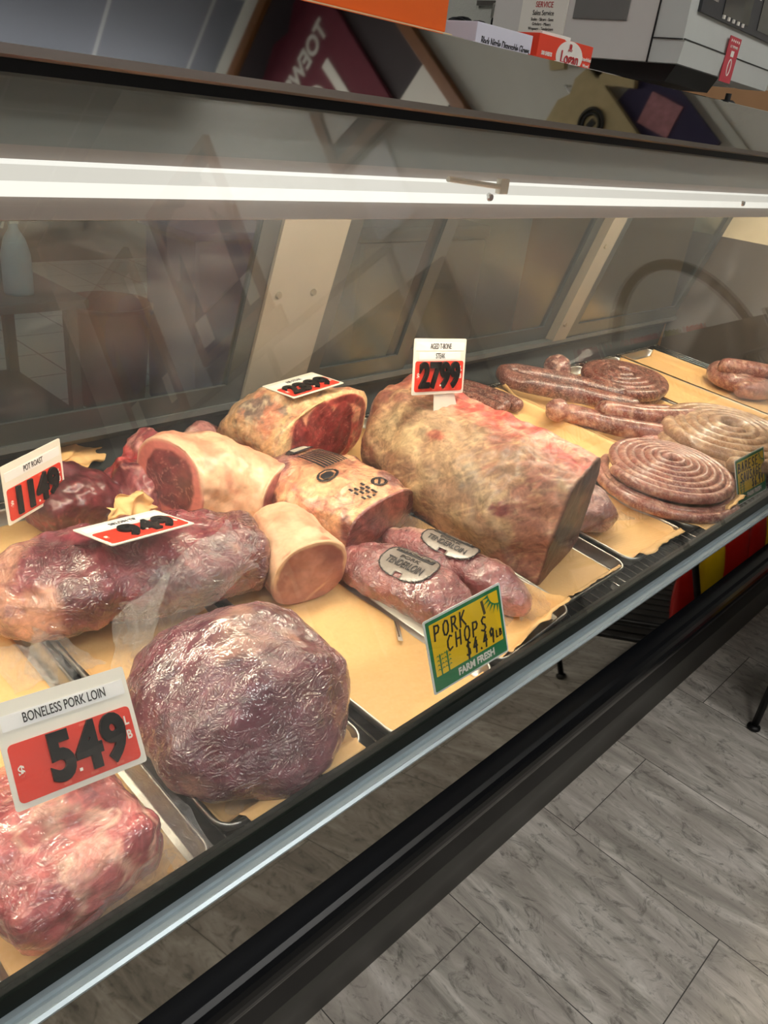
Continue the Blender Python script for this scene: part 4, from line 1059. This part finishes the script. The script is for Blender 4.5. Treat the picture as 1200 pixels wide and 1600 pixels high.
# tape marks on the pork chops card
o = [x for x in bpy.data.objects if x.get('label', '').startswith('yellow and green farm card reading pork')][0]
mesh_obj('tape_mark', box((.035, .088, .0022), (.0045, .022, .0004), (0, 0, R(8))), plain('dark_tape', '#4b4326', .4), o)

def crumple(lab, x, y, z, w_, h, yaw, seed, lean=.5):
    bm = bmesh.new(); V = []; n = 26
    for b in range(n+1):
        row = []
        for a in range(n+1):
            u, v = a/n-.5, b/n
            p = Vector((u*w_*(1-.25*v)+.006*noise.noise(Vector((v*5, seed, 0))), lean*h*v+.020*noise.noise(Vector((u*4, v*4, seed))), h*v*(1-.35*abs(u))+.010*noise.noise(Vector((u*5, v*3, seed+5)))))
            row.append(bm.verts.new(p))
        V.append(row)
    for b in range(n):
        for a in range(n): bm.faces.new((V[b][a], V[b][a+1], V[b+1][a+1], V[b+1][a]))
    o = mesh_obj('butcher_paper', bm, PAPER, smooth=True, loc=(x, y, z), rot=(0, 0, yaw)); m = o.modifiers.new('t', 'SOLIDIFY'); m.thickness = .0005
    return tag(o, lab, 'butcher paper', 'butcher paper sheets')
crumple('crumpled peach paper scrap between pot roast and fat-capped loin', .585, 1.06, .555, .12, .055, R(20), 2)
crumple('peach paper corner sticking up behind the 11.49 price card', .62, 1.31, .56, .15, .06, R(25), 5)
crumple('peach paper sheet standing behind the thin links, right of the 27.99 card', 1.60, 1.27, .555, .16, .085, R(-8), 8, .25)

# sliver of foil on the peach paper
fs = bmesh.new(); bx(fs, (0, 0, .002), (.052, .008, .0012), (0, 0, 0), .0004); bx(fs, (.004, .002, .0035), (.040, .003, .001), (R(25), 0, R(3)))
o = mesh_obj('foil_scrap', fs, TRAY); o.location = (.800, .640, zd(.640)+.0075); o.rotation_euler = (DECK_PITCH, 0, R(52))
tag(o, 'thin silver scrap lying on the empty peach paper', 'scrap')

# ------------------------------------------------------------------ things on the case top
TOP = 1.3018
ORANGE = plain('orange_box_card', '#ea6418', .45, 0, .03); TAN = plain('raw_board', '#d3bd93', .6, 0, .08, 14)
o = mesh_obj('wooden_board', box((0, 0, .016), (.42, .16, .032), bev=.002), TAN, loc=(.735, .90, TOP+.0)); tag(o, 'pale wooden board under the orange box on the case top', 'board')
o = thing('orange_box', 'bright orange box with a white patch, at the top edge of the view', 'box', (.735, .90, TOP+.0325))
mesh_obj('carton', box((0, 0, .07), (.405, .145, .14), bev=.002), ORANGE, o)
mesh_obj('white_patch', box((.045, -.0729, .066), (.065, .0012, .09)), plain('patch_white', '#e4dfd6', .5), o)
GLV = plain('lilac_white_card', '#d9d8e6', .5, 0, .02)
o = thing('glove_box', 'white carton lettered black nitrile disposable gloves', 'glove box', (1.1015, .912, TOP))
mesh_obj('carton', box((0, 0, .0295), (.141, .124, .059), bev=.0012), GLV, o)
b = text_bm('Black Nitrile Disposable Gloves', .0155, .62, .0001, .0002); bmesh.ops.rotate(b, matrix=Matrix.Rotation(R(90), 3, 'X'), verts=b.verts)
mesh_obj('lettering', shift(b, (.004, -.0625, .0365)), INKT, o)
gv = bmesh.new()
for k in range(5): bmesh.ops.create_icosphere(gv, subdivisions=2, radius=.011, matrix=Matrix.Translation((-.045+.013*k, .0, .060+.003*math.sin(k*2)))@Matrix.Diagonal((1.2, 1.5, .6, 1)))
mesh_obj('glove', gv, BLACKMATT, o, smooth=True)
ORED = plain('red_orange_card', '#e8442a', .4, 0, .02)
o = thing('paper_sheet_box', 'red-orange box of deli paper with a white oval logo', 'box', (1.2715, .905, TOP))
mesh_obj('carton', box((0, 0, .033), (.163, .108, .066), bev=.0012), ORED, o)
el = bmesh.new(); bmesh.ops.create_circle(el, cap_ends=True, segments=40, radius=1, matrix=Matrix.Translation((.012, -.0548, .0430)) @ Matrix.Rotation(R(90), 4, 'X') @ Matrix.Diagonal((.040, .0225, 1, 1)))
ex = bmesh.ops.extrude_face_region(el, geom=list(el.faces)); bmesh.ops.translate(el, vec=(0, .0006, 0), verts=[v for v in ex['geom'] if isinstance(v, bmesh.types.BMVert)])
mesh_obj('logo_oval', el, WHT, o)
def front_text(txt, size, sx, x, z, m, y=-.0560, bold=.0003, par=None):
    b = text_bm(txt, size, sx, bold, .0002); bmesh.ops.rotate(b, matrix=Matrix.Rotation(R(90), 3, 'X'), verts=b.verts)
    return mesh_obj('lettering', shift(b, (x, y, z)), m, par)
RDI = plain('red_ink', '#b8262c', .5)
front_text('Logan', .026, .90, .012, .0400, RDI, par=o); front_text('n', .012, 1, .010, .0585, RDI, bold=.001, par=o); front_text('EIGHT', .0045, 1, .010, .0520, RDI, bold=0, par=o)
front_text('500 SHEETS', .0075, .8, -.055, .040, WHT, y=-.0548, par=o)
for k, tx in enumerate(('Interfolded', 'Waxed', 'Paper')): front_text(tx, .008, .8, 0.066, .045-.0095*k, WHT, y=-.0548, bold=.0001, par=o)
sh = bmesh.new()
for k in range(9): bx(sh, (-.030+.0008*k, -.050+.004*k, .067+.0009*(k % 3)), (.07, .0015, .006), (R(10*(k % 3)), 0, R(2*k-8)))
mesh_obj('paper_sheets', sh, WHT, o)
# label-printing scale
SW = plain('scale_shell', '#cfcdc9', .38, 0, .02); SW2 = plain('scale_bezel', '#c3c7c4', .38, 0, .02); SDK = plain('scale_underside', '#121213', .5)
S = thing('deli_scale', 'big off-white label scale on black feet at the upper right', 'scale', (1.520, .776, 0), (0, 0, R(3.0)))
b0, b1 = 1.3665, 1.66
mesh_obj('shell', prism_x(bmesh.new(), [(.062, b0), (.058, 1.40), (.058, b1), (.42, b1), (.42, b0)], 0, .48), SW, S)
for v in S.children[-1].data.vertices: pass
bz = bmesh.new(); prism_x(bz, [(.0, b0), (-.004, 1.404), (.0, 1.406), (.010, 1.62), (.057, 1.62), (.060, b0)], 0, .50)
mesh_obj('bezel', bz, SW2, S)
for a, c in (((0.25, -.0035, 1.4045), (.504, .003, .002)),): mesh_obj('seam', box(a, c), SDK, S)
mesh_obj('seam', box((-.0005, .059, 1.50), (.003, .003, .27)), SDK, S); mesh_obj('seam', box((-.0005, .030, 1.4045), (.003, .06, .002)), SDK, S)
mesh_obj('control_panel', prism_x(bmesh.new(), [(-.0042, 1.452), (.003, 1.60), (.010, 1.60), (.006, 1.452)], .035, .495), plain('panel_charcoal', '#35363a', .3, 0, .02), S)
def ptext(txt, size, x, z, m=WHT, n='lettering', y=None):
    b = text_bm(txt, size, .8, 0, .0003); bmesh.ops.rotate(b, matrix=Matrix.Rotation(R(87), 3, 'X'), verts=b.verts)
    return mesh_obj(n, shift(b, (x, (-.0052+(z-1.452)*.049) if y is None else y, z)), m, S)
mesh_obj('display_window', prism_x(bmesh.new(), [(-.0050, 1.462), (-.0022, 1.518), (0, 1.518), (0, 1.462)], .135, .275), BLACKGLOSS, S)
mesh_obj('display_window', prism_x(bmesh.new(), [(-.0050, 1.462), (-.0022, 1.518), (0, 1.518), (0, 1.462)], .33, .44), BLACKGLOSS, S)
ptext('60.00', .020, .080, 1.500); ptext('MAX CAPACITY', .008, .080, 1.478); ptext('TARE', .012, .205, 1.530); ptext('CE', .016, .255, 1.532); ptext('LB', .014, .31, 1.515)
for k in range(5): mesh_obj('button', box((.14+.026*k, -.0062, 1.4585), (.008, .003, .006)), WHT, S)
mesh_obj('handle_recess', box((-.0005, .175, 1.448), (.004, .115, .038), bev=.0015), plain('recess_grey', '#6f6f6c', .5), S)
LBL = mesh_obj('service_label', box((-.0006, .300, 1.432), (.003, .105, .062)), CARD, S)
def side_text(txt, size, y, z, m):
    b = text_bm(txt, size, .8, 0, .0003); bmesh.ops.rotate(b, matrix=Matrix.Rotation(R(90), 3, 'X'), verts=b.verts); bmesh.ops.rotate(b, matrix=Matrix.Rotation(R(-90), 3, 'Z'), verts=b.verts)
    return mesh_obj('lettering', shift(b, (-.0024, y, z)), m, S)
side_text('SERVICE', .014, .30, 1.450, RDI); side_text('Sales Service', .012, .30, 1.436, INKT)
for k, tx in enumerate(('Scales - Slicers - Saws', 'Grinders - Mixers', 'Wrappers - Tenderizers')): side_text(tx, .0075, .30, 1.425-.008*k, INKT)
st = mesh_obj('red_sticker', box((.232, -.0046, 1.398), (.060, .0016, .078)), plain('sticker_red', '#c23a49', .45, 0, .03), S)
def stk(txt, size, z, m): 
    b = text_bm(txt, size, .8, 0, .0002); bmesh.ops.rotate(b, matrix=Matrix.Rotation(R(90), 3, 'X'), verts=b.verts); return mesh_obj('sticker_text', shift(b, (.232, -.0057, z)), m, S)
for k in range(5): stk_ = mesh_obj('sticker_dot', box((.212+.010*k, -.0055, 1.430), (.004, .0008, .004), (0, R(45), 0)), WHT, S)
stk('CUT THE BOARD', .0065, 1.420, WHT); mesh_obj('sticker_patch', box((.232, -.0056, 1.4085), (.016, .0008, .010)), WHT, S); stk('DAY', .006, 1.4085, INKT)
rg = bmesh.new(); tube(rg, [(.232+.0085*math.cos(a), -.0058, 1.385+.014*math.sin(a)) for a in [R(k*15) for k in range(24)]], .0012, 6, closed=True); mesh_obj('sticker_ring', rg, WHT, S)
ub = bmesh.new(); prism_x(ub, [(.025, 1.338), (.010, b0), (.41, b0), (.40, 1.338)], .02, .235); bx(ub, (.16, .25, 1.335), (.10, .2, .02)); mesh_obj('underside', ub, SDK, S)
for fx_, fy_ in ((.315, .010), (.375, .34), (.09, .34), (.09, .12)):
    f = bmesh.new(); lathe(f, [(.017, TOP+.0228), (.018, TOP+.027), (.012, TOP+.031), (.006, TOP+.031), (.006, 1.345)], 18, (fx_, fy_, 0)); 
    if fy_ > .1: bmesh.ops.translate(f, vec=(0, 0, -.0215), verts=f.verts)
    mesh_obj('foot', f, SDK, S, smooth=True)
# brown board by the wall behind the scale
o = mesh_obj('brown_board', box((3.10, 1.62, .72), (.03, .9, 1.44), bev=.003), plain('brown_plywood', '#b98c63', .6, 0, .08, 8)); tag(o, 'tan plywood board at the wall, seen below the scale', 'board')
# hook rail on the pebbled wall
o = thing('hook_rail', 'small steel utensil rail with black hooks on the pebbled wall', 'rail', (XW-.02, 2.50, 1.70))
mesh_obj('bar', box((0, 0, .0), (.018, .36, .02), bev=.002), STEEL, o)
for k in range(3):
    h = bmesh.new(); tube(h, [(-.01, -.05+.05*k, 0), (-.045, -.05+.05*k, -.01), (-.045, -.05+.05*k, -.06), (-.02, -.05+.05*k, -.075)], .006, 8); mesh_obj('hook', h, WIRE, o)
mesh_obj('black_clip', box((-.04, 0, -.09), (.02, .10, .05), bev=.004), BLACKMATT, o)

# ------------------------------------------------------------------ black display rack on the shop floor
rack = thing('display_rack', 'black wire display rack with arched top standing in front of the case', 'rack', (0, 0, 0))
RX0, RX1, RY0, RY1 = 1.765, 2.85, -.16, .268
for x in (RX0, RX1):
    for y in (RY0, RY1):
        b = bmesh.new(); tube(b, [(x, y, .004), (x, y, 1.02 if y == RY1 else .9)], .0085, 10); lathe(b, [(.013, 0), (.016, .004), (.015, .010), (.008, .014)], 16, (x, y, 0))
        mesh_obj('leg', b, BLACKMETAL, rack, smooth=True)
def rshelf(z, h):
    b = bmesh.new()
    for y in (RY0, RY1): tube(b, [(RX0, y, z), (RX1, y, z)], .006, 8); tube(b, [(RX0, y, z+h), (RX1, y, z+h)], .005, 8)
    for x in (RX0, RX1): tube(b, [(x, RY0, z), (x, RY1, z)], .006, 8); tube(b, [(x, RY0, z+h), (x, RY1, z+h)], .005, 8)
    n = 26
    for k in range(n): 
        x = RX0+(RX1-RX0)*k/(n-1); tube(b, [(x, RY0, z), (x, RY1, z)], .003, 6)
        if k < n-1:
            xb = RX0+(RX1-RX0)*(k+1)/(n-1)
            for y in (RY0, RY1): tube(b, [((x if k % 2 else xb), y, z), ((xb if k % 2 else x), y, z+h)], .0032, 6)
    return mesh_obj('wire_shelf', b, BLACKMETAL, rack)
rshelf(.16, .05); rshelf(.50, .06); rshelf(.80, .09)
ar = bmesh.new(); cx = (RX0+RX1)/2
tube(ar, [(cx+.50*math.cos(R(180-180*k/40)), RY1-.03, .80+.42*math.sin(R(180*k/40))) for k in range(41)], .016, 12); mesh_obj('arch', ar, BLACKMETAL, rack, smooth=True)
mesh_obj('basket', prism_x(bmesh.new(), [(RY1-.004, .805), (RY1-.004, 1.0), (RY1-.012, 1.0), (RY1-.012, .815), (RY0+.02, .815), (RY0+.02, .805)], RX0+.02, RX1-.02), plain('added_dark_panel', '#1d1a17', .6), rack)  # solid dark panel added to darken the rack's image in the glass
mesh_obj('added_dark_sheet', box((cx, (RY0+RY1)/2, .155), (RX1-RX0-.03, RY1-RY0-.03, .006)), plain('added_dark_panel', '#1d1a17', .6), rack)  # dark sheet added so the low shelf mirrors dark in the front panel
hb = mesh_obj('sign_board', box((cx, RY1-.01, .60), (1.05, .012, .17), bev=.003), plain('dark_brown_board', '#2c211b', .5), rack)
PKR = plain('red_snack_film', '#c2221f', .25, 0, .15, 12); PKY = plain('yellow_snack_film', '#e3c21a', .25, 0, .15, 12); PKG = plain('green_snack_film', '#7f8f2a', .25, 0, .15, 12)
def pack_bm(w_, h, d):
    bm = bmesh.new(); V = {}
    n = 12
    for sgn in (-1, 1):
        for a in range(n+1):
            for b in range(n+1):
                u, v = a/n*2-1, b/n*2-1; t_ = (1-u*u)**.6*(1-v*v)**.6 if abs(u) < 1 and abs(v) < 1 else 0
                V[sgn, a, b] = bm.verts.new((u*w_/2, sgn*(d/2*t_+.0004), (v+1)*h/2 + .004*math.sin(a*2.2)*(1 if b in (0, n) else 0)))
        for a in range(n):
            for b in range(n):
                f = (V[sgn, a, b], V[sgn, a+1, b], V[sgn, a+1, b+1], V[sgn, a, b+1]); bm.faces.new(f if sgn < 0 else f[::-1])
    bmesh.ops.remove_doubles(bm, verts=bm.verts, dist=.0009); bmesh.ops.recalc_face_normals(bm, faces=bm.faces); return bm
packs = {}
def pack(mat, key, x, y, z, rz, rx, lab, grp):
    if key not in packs: packs[key] = mesh_obj('snack_bag', pack_bm(.15, .19, .05), mat, smooth=True); o = packs[key]
    else: o = packs[key].copy(); COL.objects.link(o)
    o.location = (x, y, z); o.rotation_euler = (rx, 0, rz); tag(o, lab, 'snack bag', grp)
for k in range(6):
    m, key, cn = ((PKR, 'r', 'red'), (PKY, 'y', 'yellow'))[(k % 3 == 1)]
    pack(m, key, 1.86+.165*k, .165, .166, .12*(k % 3-1), R(-12), '%s snack bag on the low shelf of the black rack' % cn, '%s snack bags on the low shelf' % cn)
for k in range(5):
    m, key, cn = ((PKR, 'r', 'red'), (PKG, 'g', 'olive'))[(k == 3)]
    pack(m, key, 1.93+.17*k, .10, .86, .1*(k % 3-1), R(-8), '%s snack bag in the top basket of the black rack' % cn, '%s snack bags in the top basket' % cn)

# ------------------------------------------------------------------ right wall: framed shirts, hung shirts, shelving (seen mirrored in steel and glass)
FRAMEW = plain('oak_frame', '#8a5a33', .45, 0, .12, 18)
def frame(y0, y1, z0, z1, lab, cloth, cloth_lab, word):
    o = thing('shirt_frame', lab, 'picture frame', (XW, (y0+y1)/2, z0)); wd, h = abs(y1-y0), z1-z0
    f = bmesh.new()
    for cy, cz, sy, sz in ((0, .03, wd, .06), (0, h-.03, wd, .06), (wd/2-.03, h/2, .06, h-.12), (-wd/2+.03, h/2, .06, h-.12)): bx(f, (-.025, cy, cz), (.048, sy, sz), bev=.004)
    mesh_obj('border', f, FRAMEW, o)
    mesh_obj('backing', box((-.008, 0, h/2), (.012, wd-.1, h-.1)), plain('mount_dark', '#3a3034', .7), o)
    # shirt outline: body and two sleeves
    s = wd*.40
    P = [(-s*.62, -.75*s), (s*.62, -.75*s), (s*.66, .62*s), (s*1.05, .10*s), (s*1.30, .34*s), (s*.78, 1.02*s), (s*.26, 1.12*s), (0, 1.0*s), (-s*.26, 1.12*s), (-s*.78, 1.02*s), (-s*1.30, .34*s), (-s*1.05, .10*s), (-s*.66, .62*s)]
    b = poly_plate(P, .012); bmesh.ops.rotate(b, matrix=Matrix.Rotation(R(90), 3, 'X'), verts=b.verts); bmesh.ops.rotate(b, matrix=Matrix.Rotation(R(-90), 3, 'Z'), verts=b.verts)
    mesh_obj('jersey', shift(b, (-.028, 0, h*.50)), cloth, o)
    def wtext(txt, size, y, z, m, sx=.9, bold=.004):
        t_ = text_bm(txt, size, sx, bold, .001); bmesh.ops.rotate(t_, matrix=Matrix.Rotation(R(90), 3, 'X'), verts=t_.verts); bmesh.ops.rotate(t_, matrix=Matrix.Rotation(R(-90), 3, 'Z'), verts=t_.verts)
        return mesh_obj('lettering', shift(t_, (-.043, y, z)), m, o)
    if word: wtext(word, .14, 0, 3.83-z0, CARD); wtext('19', .42, 0, h*.50-.02, CARD, .9, .012)
    for yy, zz in ((-wd*.36, h*.18), (wd*.36, h*.18), (wd*.37, h*.80)): mesh_obj('photo_card', box((-.018, yy, zz), (.006, wd*.18, h*.16)), CARD, o)
frame(-.45, -1.68, 2.75, 4.35, 'oak frame high on the right wall holding a maroon hockey shirt, mirrored in the steel', plain('maroon_cloth', '#6d1f33', .8, 0, .12, 30), '', 'TOEWS')
frame(-2.62, -3.60, 2.42, 3.65, 'oak frame on the right wall holding a pale pink shirt, farther from the case', plain('pale_pink_cloth', '#c9a9a0', .8, 0, .12, 30), '', None)
frame(-4.05, -5.0, 2.25, 3.65, 'oak frame on the right wall holding a blue shirt, farthest from the case', plain('blue_cloth', '#27347e', .8, 0, .12, 30), '', None)
def hung_shirt(y, z, s, mat, lab, emblem):
    o = thing('hanging_shirt', lab, 'shirt', (XW-.05, y, z))
    P = [(-s*.55, -.8*s), (s*.55, -.8*s), (s*.58, .45*s), (s*.95, -.05*s), (s*1.2, .2*s), (s*.75, .9*s), (s*.24, 1.0*s), (0, .88*s), (-s*.24, 1.0*s), (-s*.75, .9*s), (-s*1.2, .2*s), (-s*.95, -.05*s), (-s*.58, .45*s)]
    b = poly_plate(P, .014); bmesh.ops.rotate(b, matrix=Matrix.Rotation(R(90), 3, 'X'), verts=b.verts); bmesh.ops.rotate(b, matrix=Matrix.Rotation(R(-90), 3, 'Z'), verts=b.verts)
    mesh_obj('cloth', b, mat, o)
    if emblem:
        for r_ in (.26, .18):
            g = bmesh.new(); tube(g, [(-.018, r_*s*math.cos(R(15*k)), .12*s+r_*s*math.sin(R(15*k))) for k in range(24)], .008*s/.22, 6, closed=True); mesh_obj('emblem_ring', g, BLACKMATT, o)
        mesh_obj('emblem_bar', box((-.017, 0, .12*s), (.006, .16*s, .12*s)), BLACKMATT, o)
    hk = bmesh.new(); tube(hk, [(.045, 0, s*1.12), (0, 0, s*1.10), (0, -.0, s*.9)], .005, 6); mesh_obj('hanger', hk, WIRE, o)
KH = plain('khaki_cloth', '#b7a67c', .8, 0, .12, 20)
hung_shirt(-.03, 2.22, .22, KH, 'khaki shirt with a round black emblem hung on the right wall, nearer the shop door', True)
hung_shirt(.20, 2.52, .20, KH, 'khaki shirt with a round black emblem hung higher on the wall, over the pebbled panel', True)
o = thing('pennant', 'dark purple pennant with a pink crest on the wall by the strip', 'pennant', (XW-.03, .17, 2.02))
mesh_obj('cloth', box((0, 0, 0), (.012, .26, .44), (0, 0, 0), .003), plain('purple_cloth', '#2c2546', .8, 0, .1, 20), o)
mesh_obj('crest', box((-.008, .02, .04), (.006, .12, .15), (R(20), 0, 0), .002), plain('pink_crest', '#a8737a', .7, 0, .3, 40), o)
o = mesh_obj('added_wall_poster', box((XW-.012, -1.42, 2.50), (.012, .30, .42), bev=.002), plain('poster_white', '#e6e8ea', .35, 0, .03)); tag(o, 'white poster added beneath the maroon shirt frame for a pale patch in the glass', 'poster')  # white sheet added to put a pale hazy patch in the glass
# dark shelving along the right wall
sh = thing('wall_shelving', 'tall black shop shelving against the right wall', 'shelving', (0, 0, 0))
mesh_obj('back_panel', box((XW-.02, -2.35, 1.0), (.03, 2.3, 2.0)), plain('shelf_black', '#17181a', .5), sh)
for z in (.12, .55, .98, 1.41, 1.84): mesh_obj('shelf', box((XW-.22, -2.35, z), (.38, 2.3, .03)), plain('shelf_black', '#17181a', .5), sh)
for y in (-1.2, -2.35, -3.5): mesh_obj('upright', box((XW-.40, y, 1.03), (.03, .03, 2.06)), plain('upright_grey', '#a7a8a6', .4, .4), sh)
mesh_obj('header_rail', box((XW-.40, -2.35, 2.06), (.02, 2.36, .035)), plain('upright_grey', '#a7a8a6', .4, .4), sh)
mesh_obj('header_board', box((XW-.36, -2.62, 2.17), (.015, .95, .13)), plain('tan_header', '#8b7c62', .6, 0, .2, 10), sh)
random.seed(3); GC = ['#5a4032', '#3d4a3c', '#6d6a64', '#7a2f2a', '#2c3850', '#8c8468']
gm = {}
k = 0
for zi, z in enumerate((.135, .565, .995, 1.425)):
    for j in range(9):
        c = GC[(j*5+zi*3) % len(GC)]; key = c
        if key not in gm:
            bm_ = bmesh.new(); lathe(bm_, [(.048, 0), (.05, .006), (.05, .16), (.042, .185), (.020, .20), (.020, .235), (.022, .24), (.022, .255)], 18); gm[key] = mesh_obj('sauce_bottle', bm_, plain('bottle_'+c[1:], c, .2, 0, .1), smooth=True); o = gm[key]
        else: o = gm[key].copy(); COL.objects.link(o)
        o.location = (XW-.30, -1.38-.235*j, z); tag(o, 'glazed bottle standing on the black wall shelving', 'bottle', 'bottles on the black shelving')

# ------------------------------------------------------------------ staff side behind the sliding doors
o = thing('work_table', 'grey steel work table behind the case', 'table', (0.45, 2.75, 0))
mesh_obj('table_top', box((0, 0, .555), (1.5, .6, .03), bev=.004), plain('dull_steel', '#6f7071', .45, .3), o); mesh_obj('undershelf', box((0, 0, .16), (1.42, .54, .02)), plain('dull_steel', '#6f7071', .45, .3), o)
for x in (-.7, .7):
    for y in (-.26, .26): mesh_obj('leg', box((x, y, .27), (.035, .035, .54)), plain('dull_steel', '#6f7071', .45, .3), o)
o = thing('spray_bottle', 'white and pale blue spray bottle on the staff work table', 'spray bottle', (1.03, 2.58, .571))
b = bmesh.new(); lathe(b, [(.043, 0), (.045, .01), (.045, .12), (.032, .17), (.014, .20), (.014, .215)], 20); mesh_obj('bottle', b, plain('pale_blue_plastic', '#a9c0cf', .3), o, smooth=True)
b = bmesh.new(); bx(b, (.0, 0, .235), (.03, .024, .045), bev=.004); bx(b, (-.025, 0, .25), (.05, .02, .02), bev=.003); bx(b, (-.03, 0, .22), (.008, .012, .04), (0, R(20), 0)); mesh_obj('trigger_head', b, WHT, o)
o = thing('waste_bin', 'maroon plastic bin on the white staff tiles', 'bin', (1.52, 2.95, 0))
b = bmesh.new(); lathe(b, [(.13, 0), (.135, .01), (.17, .40), (.178, .40), (.178, .42), (.165, .42), (.13, .02)], 28); mesh_obj('bin', b, plain('maroon_plastic', '#55262e', .4), o, smooth=True)
o = thing('blue_tote', 'tall blue plastic tote on the staff floor', 'tote', (1.9, 2.75, 0))
b = bmesh.new(); bx(b, (0, 0, .36), (.44, .36, .72), bev=.02); mesh_obj('tub', b, plain('blue_plastic', '#2d3a78', .4), o)
b = bmesh.new(); bx(b, (0, 0, .735), (.48, .40, .03), bev=.008); mesh_obj('lid', b, plain('blue_plastic', '#2d3a78', .4), o)
o = thing('freezer_chest', 'pale grey chest freezer behind the sliding doors at centre', 'freezer', (2.62, 2.60, 0))
mesh_obj('cabinet', box((0, 0, .38), (.8, .7, .76), bev=.02), plain('freezer_grey', '#8f9390', .4), o); mesh_obj('lid', box((0, 0, .79), (.82, .72, .06), bev=.015), plain('freezer_grey', '#8f9390', .4), o)
o = mesh_obj('cardboard_box', box((.05, 2.75, .683), (.42, .34, .224), bev=.003), plain('brown_card', '#9a7350', .7, 0, .1, 10)); tag(o, 'brown cardboard box on the staff work table', 'box')
